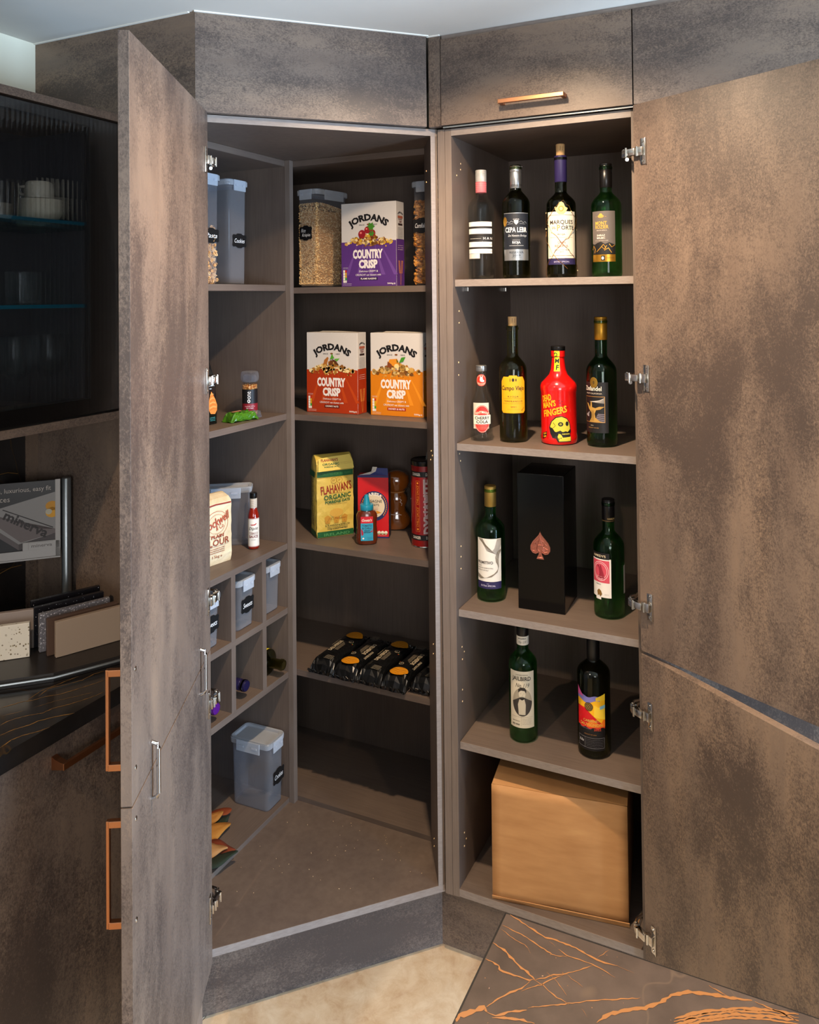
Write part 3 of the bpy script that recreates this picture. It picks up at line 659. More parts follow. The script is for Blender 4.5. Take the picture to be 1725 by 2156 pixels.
GB = thing('gift_box', 'tall glossy black gift box with copper spade emblem', 'box', (.2455, .141, z), radians(1.6))
MB().rbox(-.0620, -.0665, 0, .0620, .0665, .351, .0015, pmat('black_lacquer', '#040405', .12, spec=.25)).obj('box_body', None, GB)
P = Pr(flat(0, -.0665, 0), o0=.0003, do=.0009)
def spade(k, dx=0, dv=0):
    pts = [(0, .0385), (-.004, .030), (-.012, .021), (-.021, .011), (-.0265, .0), (-.0265, -.010), (-.021, -.018), (-.013, -.020), (-.006, -.017), (-.0035, -.014), (-.005, -.024), (-.010, -.033)]
    return [(k*a, k*b_) for a, b_ in pts]+[(-k*a, k*b_) for a, b_ in pts[::-1][:-1]]
def splace(k): return [(a-.001, b_+.166) for a, b_ in spade(k)]
b = MB(); n_ = len(splace(1)); o1 = [(x_, -.0667, y_) for x_, y_ in splace(1)]; o2 = [(x_, -.0685, y_) for x_, y_ in splace(.97)]
i2 = [(x_, -.0685, y_) for x_, y_ in splace(.86)]; i3 = [(x_, -.0672, y_) for x_, y_ in splace(.83)]
b.add(o1+o2+i2+i3, [[k*n_+i, k*n_+(i+1) % n_, (k+1)*n_+(i+1) % n_, (k+1)*n_+i] for k in range(3) for i in range(n_)]+[[3*n_+i for i in range(n_)]])
RG = pmat('rose_copper', '#c07a68', .35, .9)
def relief(pts, w_):
    global b
    Q = [(x_-.001, -.0680, y_+.166) for x_, y_ in pts]; b.tube(Q, w_, 6)
relief([(-.010, -.008), (-.001, .024), (.010, -.010)], .0012); relief([(-.006, .004), (.006, .004)], .0008)
relief([(-.018, .004), (-.012, .008), (-.008, .0), (-.014, -.004), (-.020, -.006)], .0009); relief([(.018, .004), (.012, .008), (.008, .0), (.014, -.004), (.020, -.006)], .0009)
relief([(-.020, -.012), (-.012, -.014), (-.006, -.008), (0, -.014), (.006, -.008), (.012, -.014), (.020, -.012)], .0009)
relief([(-.003, -.028), (0, -.020), (.003, -.028), (-.003, -.028)], .0007); relief([(-.010, .012), (-.004, .016)], .0009); relief([(.010, .012), (.004, .016)], .0009)
o = b.obj('spade_emblem', RG, GB); tag(o, 'embossed copper spade emblem')

t, rz = make_bottle('wine_bottle', 'green wine bottle with black cap and white label with red stamp', (.411, .127, z), .0388, .172, .214, .288, .0150, G_GREEN)
cap(t, 'screw_cap', .0162, .236, .2925, pmat('cap_black', '#0e0c0c', .3), 4)
Pr(cylm(.0162, .236)).rect(-.03, .003, .05, .0036, '#9a7b45', 1).text('HARDYS', .008, .009, .020, .0042, '#c9a56a', 2).obj('cap_print', t)
P = Pr(cylm(.0388, .046, -22))
P.rect(-.036, .008, .020, .104, '#ddd8d2', 0).rect(-.022, .002, -.006, .008, '#ddd8d2', 0).rect(-.036, .103, .016, .1185, '#131113', 1).text('HARDYS', -.011, .1105, .036, .006, '#d9c9a8', 3, bold=.01)
P.rect(-.034, .0445, .016, .100, '#c4485a', 1).ring(-.008, .073, .022, .024, .0012, '#e9c4c6', 2).ring(-.008, .073, .018, .020, .001, '#e9c4c6', 2)
P.poly([(-.014, .055), (-.010, .066), (-.012, .080), (-.006, .090), (-.002, .078), (.002, .066), (.004, .055)], '#8e2436', 3).poly([(-.012, .080), (-.018, .086), (-.010, .088)], '#8e2436', 3).lines(-.008, .060, .026, 3, .004, '#f0d6d6', seed=8)
P.text('SHIRAZ', -.014, .040, .016, .0032, '#4a4440').text('2021', .008, .016, .010, .0022, '#8a8078').poly([(-.018, .022), (-.012, .028), (-.006, .024), (-.003, .016), (-.008, .009), (-.012, .014), (-.016, .010)], '#7a5a2a', 2).obj('label', t)
Pr(cylm(.0388, .080, 80)).rect(-.010, -.02, .022, .05, '#d8d3cb', 0).obj('back_label', t)

# fourth shelf
z = SH[3]+.0004
t, rz = make_bottle('wine_bottle', 'green wine bottle with vintage portrait label under the third shelf', (.188, .095, z), .0369, .190, .228, .296, .0148, G_GREEN)
cap(t, 'capsule', .0158, .262, .300, pmat('cap_black', '#0e0c0c', .3), 3)
P = Pr(cylm(.0156, .243)); P.rect(-.024, -.001, .024, .0215, '#d6cfc0', 0).text('JAILBIRD', -.002, .0155, .022, .0045, '#1d1a18', 2, bold=.02).text('No 119', -.001, .007, .020, .007, '#1d1a18', 2, **SCRIPT).obj('neck_label', t)
P = Pr(cylm(.0369, .040, -3))
P.rect(-.036, .0, .032, .144, '#c9c0ab', 0).text('JAILBIRD', -.003, .124, .050, .0135, '#24201d', bold=.015).text('No 119', .0, .1085, .036, .0105, '#4a443c', **SCRIPT).text('WESTERN RANGE', -.002, .135, .032, .0023, '#4a443c')
P.ell(-.001, .066, .026, .036, '#9a917f', 1, 36)
P.poly([(-.001+.026*cos(a), .066+.036*sin(a)) for a in [radians(180+3*i) for i in range(61)]]+[(.024, .068), (.010, .073), (.005, .078), (-.007, .078), (-.012, .072), (-.024, .066)], '#35302b', 2)
P.poly([(-.007, .077), (.004, .077), (.008, .060), (.007, .034), (-.010, .034), (-.012, .060)], '#b9b09c', 3).poly([(-.008, .074), (-.001, .071), (.006, .075), (.004, .079), (-.006, .079)], '#24201c', 4)
P.ell(-.001, .086, .0085, .0115, '#c4bba7', 3).poly([(-.011, .090), (-.011, .099), (-.004, .104), (.006, .103), (.010, .096), (.009, .089), (.006, .095), (-.004, .096), (-.009, .092)], '#2a2521', 4)
P.rect(-.006, .0878, -.003, .0884, '#3a342d', 5, 1).rect(.002, .0878, .005, .0884, '#3a342d', 5, 1).rect(-.003, .0800, .002, .0806, '#4a4238', 5, 1).stroke([(0, .086), (.001, .0835), (-.0005, .083)], .0005, '#6b6253', 5)
P.rect(-.030, .0275, .026, .0279, '#5b5346', 2).rect(-.004, .005, -.0036, .0275, '#5b5346', 2).text('RED WINE', -.018, .0085, .020, .004, '#24201d', bold=.02).text('Batch Selection', -.017, .0175, .020, .003, '#24201d').lines(.011, .024, .024, 5, .0035, '#6b6253', seed=5).obj('label', t)

t, rz = make_bottle('wine_bottle', 'dark wine bottle with rainbow coloured paint label', (.373, .103, z), .0412, .196, .232, .296, .0152, G_DARK)
cap(t, 'capsule', .0162, .232, .300, pmat('cap_black2', '#0a0a0b', .35))
P = Pr(cylm(.0412, .022, -8))
P.rect(-.040, .0, .034, .062, '#0f0e10', 0).rect(-.040, .062, .034, .115, '#d8301c', 0)
def band(P, c, lo, hi, l, u0=-.040, u1=.034, n=16):
    V = []; F = []
    for i in range(n+1): u = u0+(u1-u0)*i/n; V += [(u, lo(u)), (u, max(lo(u), hi(u)))]
    for i in range(n): F.append([2*i, 2*i+2, 2*i+3, 2*i+1])
    P.b.add(P.pts(V, l), F, ink(c, .35))
band(P, '#e03422', lambda u: .055+.002*sin(u*300), lambda u: .128, 1)
band(P, '#c9141c', lambda u: .060, lambda u: .104-1.0*max(0, u+.010)-.004*sin(u*220), 2)
band(P, '#eeb21c', lambda u: .100-.9*(u+.012) if u > -.012 else .104, lambda u: .126+.004*sin(u*90), 3)
band(P, '#f2cb3a', lambda u: .086-.3*u, lambda u: .110+.003*sin(u*260), 4, .006, .034)
band(P, '#e8721e', lambda u: .058, lambda u: .072+.006*sin(u*200+1), 4, -.012, .034)
band(P, '#7a76b8', lambda u: .120+.0035*sin(u*130), lambda u: .133-.25*u*0+.002*sin(u*190), 5, -.040, .020)
band(P, '#c6508e', lambda u: .130+.25*max(0, u+.035)*0, lambda u: .152-1.1*(u+.040), 6, -.040, -.020)
band(P, '#e9c22e', lambda u: .124, lambda u: .128+.35*max(0, u), 6, .010, .034)
band(P, '#7fb0c4', lambda u: .098+.2*u, lambda u: .106+.2*u, 6, .020, .034)
P.ell(-.007, .108, .0105, .0105, '#17130f', 7).ring(-.007, .108, .0085, .0085, .0006, '#c9a24a', 8)
for a_ in range(6): P.ring(-.007+.004*cos(a_*1.047), .108+.004*sin(a_*1.047), .0024, .0024, .0006, '#c9a24a', 8, 12)
P.text('CABERNET', -.001, .0735, .040, .0058, '#c9c05a', 7).text('SAUVIGNON', -.002, .064, .056, .0075, '#d9b04a', 7, bold=.01).text('RESERVADO', -.016, .0535, .030, .0035, '#6e6a72', 3).text('2022', .014, .0525, .018, .0058, '#c2452c', 3, bold=.02)
P.text('PRODUCT OF CHILE', -.004, .0395, .030, .0022, '#b07a3a', 3)
for a_, b_, c_, d_ in ((-.038, .006, .032, .0066), (-.038, .031, .032, .0316), (-.038, .006, -.0374, .0316), (.0314, .006, .032, .0316), (-.018, .006, -.0175, .0316)): P.rect(a_, b_, c_, d_, '#8d8d92', 2)
P.text('Isla', -.028, .022, .013, .007, '#c9c9cc', 3, shear=.3).lines(.007, .027, .044, 5, .004, '#6e6e75', seed=6).obj('label', t)

# cardboard box, bottom of the tall cupboard
cb = thing('cardboard_box', 'large plain brown cardboard box', 'box', (.2995, .0225, .1986), radians(8.4))
m, nt, bb = nodes_of('cardboard'); L = nt.links.new
tc = N(nt, 'ShaderNodeTexCoord'); mp = N(nt, 'ShaderNodeMapping'); L(tc.outputs['Object'], mp.inputs[0]); mp.inputs['Scale'].default_value = (3, 3, 14)
n1 = N(nt, 'ShaderNodeTexNoise', Scale=3., Detail=5.); L(mp.outputs[0], n1.inputs['Vector'])
L(ramp(nt, n1.outputs[0], [(.3, '#a8794a'), (.6, '#b58655'), (.8, '#c0935f')]).outputs[0], bb.inputs['Base Color']); bb.inputs['Roughness'].default_value = .75
CARD = m
W2 = .1665; DB = .30; HB = .2815
b = MB()
rows = []
b.rbox(-W2, .001, .003, W2, DB, HB, .0025)
b.obj('box_body', CARD, cb)
# outer front sheet: slightly bowed, with rounded worn upper fold
V = []; F = []; nu, nv = 14, 12
for j in range(nv+1):
    for i in range(nu+1):
        u = i/nu; v = j/nv; x = -W2-.001+(2*W2+.002)*u; zz = .002+(HB+.003)*v
        y_ = -.002-.006*sin(pi*u)*sin(pi*v)-.001*sin(9*u+4*v)
        V.append((x, y_, zz))
for j in range(nv):
    for i in range(nu): a = j*(nu+1)+i; F.append([a, a+1, a+nu+2, a+nu+1])
b = MB().add(V, F, None, True); o = b.obj('front_panel', CARD, cb); sm = o.modifiers.new('thick', 'SOLIDIFY'); sm.thickness = .003; sm.offset = -1
MB().add([(-W2-.001, 0, HB+.004), (W2+.001, 0, HB+.004), (W2-.002, .14, HB+.012), (-W2+.001, .14, HB+.010), (-W2+.002, .30, HB+.004), (W2-.002, .30, HB+.004)], [[0, 1, 2, 3], [3, 2, 5, 4]]).obj('top_flap', CARD, cb).modifiers.new('t', 'SOLIDIFY').thickness = .003
MB().add([(-W2-.002, -.001, 0), (W2+.003, -.003, 0), (W2+.003, -.007, .012), (-W2-.002, -.004, .010)], [[0, 1, 2, 3]]).obj('bottom_flap', CARD, cb).modifiers.new('t', 'SOLIDIFY').thickness = .002

# ------------------------------------------------------------------ storage containers
PLA, ntp, bb = nodes_of('clear_plastic'); L = ntp.links.new
bb.inputs['Base Color'].default_value = (*hexc('#a9a8ac'), 1); bb.inputs['Roughness'].default_value = .22
tr = N(ntp, 'ShaderNodeBsdfTransparent'); tr.inputs[0].default_value = (.83, .85, .90, 1)
lw_ = N(ntp, 'ShaderNodeLayerWeight', Blend=.35); mr = N(ntp, 'ShaderNodeMapRange'); L(lw_.outputs['Facing'], mr.inputs[0]); mr.inputs[3].default_value = .13; mr.inputs[4].default_value = .52
ms = N(ntp, 'ShaderNodeMixShader'); L(mr.outputs[0], ms.inputs[0]); L(tr.outputs[0], ms.inputs[1]); L(bb.outputs[0], ms.inputs[2]); L(ms.outputs[0], ntp.nodes['Material Output'].inputs[0])
PLC = PLA.copy(); PLC.name = 'clear_plastic_thin'
for n_ in PLC.node_tree.nodes:
    if n_.type == 'MAP_RANGE': n_.inputs[3].default_value = .05; n_.inputs[4].default_value = .45
LIDM = PLA.copy(); LIDM.name = 'lid_plastic'
for n_ in LIDM.node_tree.nodes:
    if n_.type == 'MAP_RANGE': n_.inputs[3].default_value = .26; n_.inputs[4].default_value = .75
    if n_.type == 'BSDF_PRINCIPLED': n_.inputs['Base Color'].default_value = (*hexc('#d7dde4'), 1)
def rr(wx, wy, r, z, n=5):
    P = []
    for cx_, cy_, a0 in ((wx/2-r, wy/2-r, 0), (-wx/2+r, wy/2-r, 90), (-wx/2+r, -wy/2+r, 180), (wx/2-r, -wy/2+r, 270)):
        for i in range(n+1): a = radians(a0+90*i/n); P.append((cx_+r*cos(a), cy_+r*sin(a), z))
    return P
def container(label, loc, rotz, wx, wy, h, mat=None, word=None, wl=None, group='clip lid storage containers', clips='fs', lab_u=0, lab_v=.5, lab_face='f', plate=(.060, .040)):
    t = thing('storage_container', label, 'container', loc, rotz, group)
    tp_ = .955; r = .014
    rings = [rr(wx*tp_*.94, wy*tp_*.94, r*.8, 0), rr(wx*tp_, wy*tp_, r, .004), rr(wx, wy, r, h-.016), rr(wx+.003, wy+.003, r, h-.015), rr(wx+.003, wy+.003, r, h-.010)]
    MB().loft(rings, None, True, False).obj('tub', mat or PLA, t)
    MB().add(rings[1], [list(range(len(rings[1])))[::-1]]).obj('tub_base', mat or PLA, t)
    k = .011
    L_ = [rr(wx+k*.8, wy+k*.8, r, h-.017), rr(wx+k, wy+k, r+.002, h-.013), rr(wx+k, wy+k, r+.002, h-.003), rr(wx+k*.5, wy+k*.5, r, h), rr(wx-.008, wy-.008, r*.8, h-.0004), rr(wx-.016, wy-.016, r*.7, h-.005)]
    b = MB().loft(L_, None, True, False); b.add(L_[-1], [list(range(len(L_[-1])))]); b.obj('lid', LIDM, t)
    b = MB(); b.tube(rr(wx+k*.6, wy+k*.6, r, h-.0015), .0011, 6, None, True); b.obj('seal', pmat('seal_grey', '#6f757b', .5), t)
    for s_ in clips:
        cw = (wx if s_ in 'fb' else wy)*.62; H_ = .030
        b = MB()
        if s_ == 'f': b.rbox(-cw/2, -wy/2-k/2-.004, h-.033, cw/2, -wy/2-k/2-.0005, h-.001, .0015)
        if s_ == 's': b.rbox(wx/2+k/2+.0005, -cw/2, h-.033, wx/2+k/2+.004, cw/2, h-.001, .0015)
        if s_ == 'w': b.rbox(-wx/2-k/2-.004, -cw/2, h-.033, -wx/2-k/2-.0005, cw/2, h-.001, .0015)
        for q in (-.28, .28):
            if s_ == 'f': b.rbox(q*cw-cw*.11, -wy/2-k/2-.0055, h-.020, q*cw+cw*.11, -wy/2-k/2-.0038, h-.014, .0008)
            if s_ == 's': b.rbox(wx/2+k/2+.0038, q*cw-cw*.11, h-.020, wx/2+k/2+.0055, q*cw+cw*.11, h-.014, .0008)
        b.obj('clip', LIDM, t)
    if word:
        mp = flat(lab_u, -wy/2, 0) if lab_face == 'f' else flat(wx/2, lab_u, 0, 's')
        pw, ph = plate; V = []
        def edge(s1, s2):   # scalloped bracket plate outline
            return [(s1*x_*pw/2, s2*y_*ph/2) for x_, y_ in ((0, 1.0), (.25, 1.0), (.42, .86), (.62, .80), (.82, .86), (.90, .80), (1.0, .62), (.96, .40), (.93, .2), (.96, 0))]
        out = edge(1, 1)+edge(1, -1)[::-1][1:]+edge(-1, -1)[1:]+edge(-1, 1)[::-1][1:-1]
        P = Pr(mp, o0=.0010); P.poly([(a, b_+h*lab_v) for a, b_ in out[::-1]], '#0d0d0e', 0)
        if isinstance(word, str): P.text(word, wl or 0, h*lab_v, pw*.72, ph*.30, '#e8e8e8', 2, shear=.3)
        else:
            P.text(word[0], -pw*.18, h*lab_v+ph*.17, pw*.34, ph*.24, '#e8e8e8', 2, shear=.3); P.text(word[1], pw*.05, h*lab_v-ph*.16, pw*.66, ph*.27, '#e8e8e8', 2, shear=.3)
        P.obj('name_sticker', t, 'black sticker with white handwriting')
    return t
def grains(cx_, w_, d_, h_, top, nb, mk, seed):
    """loose filling: a packed core plus pieces pressed against the visible walls"""
    R = random.Random(seed); b = MB()
    for _ in range(nb):
        f_ = R.random()
        if f_ < .40: p = (R.uniform(-w_/2, w_/2), -d_/2, R.uniform(0, h_))
        elif f_ < .72: p = (w_/2, R.uniform(-d_/2, d_/2), R.uniform(0, h_))
        elif f_ < .85: p = (-w_/2, R.uniform(-d_/2, d_/2), R.uniform(0, h_))
        else: p = (R.uniform(-w_/2, w_/2), R.uniform(-d_/2, d_/2), h_)
        x_, y_, z_ = p; z_ = max(.0108, min(z_, top(x_, y_))); mk(b, R, (x_, y_, z_))
    return b
def octa(b, R, p, a, c_, mat):
    m_ = Matrix.Rotation(R.uniform(0, 6.3), 3, 'X') @ Matrix.Rotation(R.uniform(0, 6.3), 3, 'Z')
    vs = [Vector(q) for q in ((a, 0, 0), (-a, 0, 0), (0, c_, 0), (0, -c_, 0), (0, 0, c_), (0, 0, -c_))]
    b.add([tuple(m_ @ v+Vector(p)) for v in vs], [[0, 2, 4], [2, 1, 4], [1, 3, 4], [3, 0, 4], [2, 0, 5], [1, 2, 5], [3, 1, 5], [0, 3, 5]], mat)
# puffed rice container
cx2, cy2 = -.475, .200; a2 = radians(-2)
t = container('tall clear container of puffed rice with a two word black sticker', (-.5170, .243, 1.7529), radians(-8), .080, .146, .306, PLC, ('Rice', 'Krispies'), lab_u=-.006, lab_v=.555, clips='fs', plate=(.052, .047))
RC = [pmat('rice_%d' % i, c, .7) for i, c in enumerate(('#d9ac70', '#e4bf88', '#c99a5e', '#ecd09c'))]
b = grains(0, .0745, .138, .262, lambda x, y: .268-.16*(y+.07), 5600, lambda b, R, p: octa(b, R, p, .0036, .0019, R.choice(RC)), 3)
b.rbox(-.0355, -.067, .004, .0355, .067, .240, .004, RC[2]); o = b.obj('puffed_rice', None, None, (-.5170, .243, 1.7531), (0, 0, radians(-8)))
tag(o, 'golden puffed rice cereal filling the tall container', 'cereal', None, 'stuff')
# cornflakes container
t = container('tall clear container of cornflakes cut off by the cupboard side', (-.133, .285, 1.7529), radians(-3), .088, .150, .310, PLC, 'Cornflakes', lab_u=-.014, lab_v=.575, clips='fs', plate=(.058, .046))
FC = [pmat('flake_%d' % i, c, .6) for i, c in enumerate(('#c98a3c', '#b87a30', '#d99e50', '#a66a28'))]
def flake(b, R, p, s_=.008, mats=FC):
    m_ = Matrix.Rotation(R.uniform(0, 6.3), 3, 'X') @ Matrix.Rotation(R.uniform(0, 6.3), 3, 'Z'); vs = []
    for i in range(6): a = i*1.047; q = s_*R.uniform(.7, 1.1); vs.append(m_ @ Vector((q*cos(a), q*sin(a)*.8, s_*.3*R.uniform(-1, 1)))+Vector(p))
    vs.append(m_ @ Vector((0, 0, s_*.35))+Vector(p)); b.add([tuple(v) for v in vs], [[i, (i+1) % 6, 6] for i in range(6)], R.choice(mats))
b = grains(0, .079, .138, .25, lambda x, y: .252, 1500, lambda b, R, p: flake(b, R, p, .0085), 5)
b.rbox(-.036, -.065, .004, .036, .065, .232, .004, FC[3]); o = b.obj('cornflakes', None, None, (-.133, .285, 1.7531), (0, 0, radians(-3)))
tag(o, 'golden cornflakes filling the container at the cupboard side', 'cereal', None, 'stuff')
# left wing, top shelf
container('tall empty clear container with Cookies sticker on the top shelf', (-.695, -.047, 1.7609), 0, .150, .084, .305, PLA, 'Cookies', lab_u=.006, lab_v=.42, clips='s', lab_face='s', plate=(.062, .042))
t = container('tall clear container of dry pasta half hidden by the open door', (-.680, -.186, 1.7609), 0, .150, .084, .305, PLC, 'Pasta', lab_u=.008, lab_v=.44, clips='s', lab_face='s', plate=(.062, .042))
PC = [pmat('pasta_%d' % i, c, .6) for i, c in enumerate(('#c99e6a', '#d8b382', '#b98a58'))]
def twist(b, R, p):
    m_ = Matrix.Rotation(R.uniform(-.7, .7), 3, 'X') @ Matrix.Rotation(R.uniform(0, 6.3), 3, 'Z') @ Matrix.Rotation(R.uniform(.4, 1.5), 3, 'Y'); rings = []
    for i in range(7):
        a = i*.9; rings.append([tuple(m_ @ Vector((cos(a+q)*.0055, sin(a+q)*.0055*(.35 if q in (1.571, 4.712) else 1), -.015+i*.005))+Vector(p)) for q in (0, 1.571, 3.142, 4.712)])
    b.loft(rings, R.choice(PC), False)
b = grains(0, .124, .062, .150, lambda x, y: .155, 320, twist, 9); b.rbox(-.060, -.028, .004, .060, .028, .150, .004, PC[2])
o = b.obj('dry_pasta', None, None, (-.680, -.186, 1.7611)); tag(o, 'dry pasta twists half filling the container by the door', 'pasta', None, 'stuff')
# behind the flour
container('wide empty clear container behind the flour bag', (-.737, .038, .9742), radians(34), .140, .055, .176, PLA, clips='f')
# cubby holes
for n_, (yy, wrd, lb) in enumerate(((-.2080, 'Sweets', 'small clear container with Sweets sticker in cubby nearest the door'), (-.0580, 'Sweets', 'small clear container with Sweets sticker in the middle cubby'), (.0650, None, 'small clear container without sticker in the cubby by the post'))):
    container(lb, (-.664, yy, .7794), 0, .150, .074, .143, PLA, wrd, clips='s', lab_u=.004, lab_v=.46, lab_face='s', group='small containers in the cubby holes', plate=(.056, .046))
# big one low left
container('large empty clear container with Cookies sticker standing on the bottom shelf', (-.648, .0620, .2069), radians(1.5), .134, .078, .200, PLA, 'Cookies', lab_u=.012, lab_v=.42, clips='fs', lab_face='s', plate=(.056, .046))

# ------------------------------------------------------------------ cereal boxes
def cereal_box(label, loc, rotz, main, mainlit, flav, wdt=.184, hh=.248, dd=.052, fruit='nuts', group='cereal boxes', tab=0):
    t = thing('cereal_box', label, 'box', loc, rotz, group)
    WH = '#cdc9c6'
    MB().rbox(-wdt/2, 0, 0, wdt/2, dd, hh, .0012, ink(WH, .45)).obj('carton', None, t)
    if tab is not None:
        MB().add([(-wdt*.30, .002, hh), (wdt*.05, .001, hh+.001), (wdt*.03, dd*.4, hh+.0045), (-wdt*.27, dd*.5, hh+.004), (wdt*.46, .003, hh+.0005), (wdt*.44, dd*.7, hh+.001)], [[0, 1, 2, 3], [1, 4, 5, 2]]).obj('top_flap', ink('#bdb6ac', .6), t)
    P = Pr(flat(0, 0, 0), o0=.0003)
    R = random.Random(hash(flav) % 99 if False else len(flav)); split = hh*.545
    # coloured lower part with a gently waved upper border
    V = []; F = []; n = 14
    for i in range(n+1): u = -wdt/2+wdt*i/n; V += [(u, .0005), (u, split+.003*sin(u*30+1))]
    for i in range(n): F.append([2*i, 2*i+2, 2*i+3, 2*i+1])
    P.b.add(P.pts(V, 0), F, ink(main, .45))
    for i in range(5):   # printed folds of cloth radiating down
        x_ = -.07+i*.036; P.poly([(x_*.5, split*.97), (x_*1.15, split*.25), (x_*1.15+.013, split*.25)], mainlit, 1)
    for i in range(15):
        a = radians(20+10*i); P.poly([(.09*cos(a)*1.0, min(hh*.985, hh*.80+.06*sin(a))), (.066*cos(a), hh*.82+.045*sin(a)), (.066*cos(a)+.002, hh*.82+.045*sin(a))], '#dedbd9', 1) if abs(.09*cos(a)) < wdt/2 else None
    P.text('JORDANS', 0, hh*.812, .138, .0270, '#141214', 3, bold=.05, arc=.105)
    P.text('SINCE', -.022, hh*.735, .018, .0040, '#2c2826').text('1855', .022, hh*.735, .015, .0040, '#2c2826').ell(0, hh*.738, .0048, .0026, '#7a4a22', 3, rough=.5)
    cols = ['#c79c4e', '#a8722c', '#8a5820', '#dcbc78', '#6e4418', '#b98a3c', '#e8d09a']
    if fruit == 'raisin': cols += ['#7a3a1a', '#c9a020']
    for i in range(120):   # printed granola clusters
        u = R.gauss(0, .038); u = max(-.076, min(.076, u)); top = .034*max(0, 1-abs(u)/.095)+.004; v = split-.010+R.random()*top*(.9 if fruit != 'raisin' else .8)
        s_ = R.uniform(.0035, .0090); k_ = R.randint(5, 8)
        P.poly([(u+s_*R.uniform(.7, 1)*cos(2*pi*j/k_), v+s_*R.uniform(.6, .9)*sin(2*pi*j/k_)) for j in range(k_)], R.choice(cols), 4+(i % 5))
    for i in range(16):
        u = R.uniform(-.075, .075); v = split-.012+R.uniform(-.006, .004); P.ell(u, v, R.uniform(.002, .0045), R.uniform(.0014, .003), R.choice(cols), 3, 8)
    v0 = split+.022
    if fruit == 'raisin':
        for u, v, s_ in ((-.021, v0-.002, .0125), (-.002, v0+.010, .0105), (.014, v0, .011)): P.ell(u, v, s_, s_, '#8e1420', 9).ell(u-s_*.3, v+s_*.3, s_*.3, s_*.25, '#e07a70', 10)
        for (u, v, s_) in ((.010, v0+.020, .014), (.012, v0-.001, .011)): P.poly([(u+s_*q*cos(2*pi*j/12), v+s_*q*sin(2*pi*j/12)) for j, q in enumerate((1, .6, 1, .6, 1, .6, 1, .6, 1, .6, 1, .6))], '#3f7d22', 10)
    elif fruit == 'nuts':
        P.poly([(-.030, v0-.010), (-.026, v0+.006), (-.014, v0+.016), (-.010, v0+.012), (-.016, v0-.004)], '#a8672c', 10).poly([(-.012, v0-.010), (-.004, v0+.006), (.008, v0+.004), (.004, v0-.008)], '#6a3a18', 10).poly([(.0, v0+.010), (.016, v0+.004), (.028, v0-.010), (.014, v0-.006)], '#5a3016', 10)
        P.poly([(-.006, v0+.008), (.002, v0+.026), (.010, v0+.012)], '#4f9a2c', 9).poly([(.010, v0+.010), (.030, v0+.012), (.018, v0+.002)], '#63a838', 9)
    else:
        P.poly([(-.026, v0+.002), (-.022, v0+.012), (.004, v0+.014), (.010, v0-.002), (-.004, v0-.012)], '#d88a20', 10).poly([(-.030, v0-.012), (-.028, v0+.006), (-.014, v0-.004), (-.016, v0-.014)], '#7a3e1c', 11)
        P.poly([(.010, v0+.002), (.018, v0+.018), (.032, v0+.020), (.024, v0+.006)], '#3f8a26', 10).poly([(.004, v0), (.0, v0+.014), (.008, v0+.006)], '#2f6a1c', 10).ell(.002, v0-.008, .008, .007, '#e6cf90', 11)
    WT = '#e9e2e0'
    P.text('COUNTRY', -.002, split-.040, .102, .0285, WT, 6, bold=.055).text('CRiSP', -.001, split-.070, .064, .0265, WT, 6, bold=.055)
    P.text('Delicious CRISPY &', 0, split-.0915, .064, .0055, WT, 6, shear=.1, bold=.01).text('CRUNCHY oat clusters with', -.001, split-.1025, .086, .0055, WT, 6, shear=.05, bold=.01)
    bw = .062 if fruit != 'nuts' else .054
    P.rect(-bw/2, split-.1185, bw/2, split-.1095, {'raisin': '#2c1748', 'nuts': '#5c160c', 'honey': '#a8301c'}[fruit], 5, 4).text(flav, 0, split-.114, bw*.86, .0050, '#f2ebe4', 7, bold=.02)
    P.text('500g', wdt/2-.020, .0075, .020, .0060, WT, 6, bold=.015).text('e', wdt/2-.006, .0075, .005, .005, WT, 6)
    for i, c_ in enumerate(('#d8d4cc', '#3f9a3a', '#c9a020', '#c9a020', '#b83020')[:5]):
        P.rect(-wdt/2+.006, .012+i*.0078, -wdt/2+.0125, .0190+i*.0078, '#e4e0d8', 4, 1).rect(-wdt/2+.0125, .012+i*.0078, -wdt/2+.0185, .0190+i*.0078, c_, 4, 1)
    P.lines(-wdt/2+.020, .009, .030, 2, .004, WT, 4, .0007, 2).lines(-wdt/2+.014, .058, .018, 2, .003, WT, 4, .0006, 3)
    P.obj('front_print', t)
    P = Pr(flat(wdt/2, dd/2, 0, 's'), o0=.0003)
    P.rect(-dd/2+.0006, .0006, dd/2-.0006, split+.002, main, 0).text('JORDANS', 0, hh*.87, .034, .0065, '#141214', 3, bold=.04, arc=.022).rect(-.016, hh*.80, .016, hh*.83, '#a8604a', 2).text('COUNTRY', 0, hh*.785, .024, .005, '#6a2a1a', 3, bold=.03).text('CRiSP', 0, hh*.76, .018, .005, '#6a2a1a', 3, bold=.03).rect(-.014, hh*.715, .014, hh*.74, '#3a2a26', 2)
    P.lines(0, hh*.69, .034, 9, .0042, '#4a4440', 3, .001, 7)
    P.lines(0, split*.88, .034, 3, .006, '#e9d8d0', 3, .001, 8)
    for k_ in (-.006, .006):   # printed wheat ears
        P.stroke([(k_*.2, .004), (k_*.6, .030), (k_, .060)], .0012, '#d98a3c', 3)
        for j in range(7):
            for s_ in (-1, 1): P.ell(k_+s_*.003+k_*.1*j, .040+j*.0055, .0018, .0032, '#d98a3c', 4, 8)
    P.obj('side_print', t)
    return t
cereal_box('purple and white cereal box on the top shelf', (-.3085, .170, 1.7529), radians(1), '#55307a', '#6a4490', 'FLAME RAISINS', fruit='raisin', wdt=.187, hh=.252)
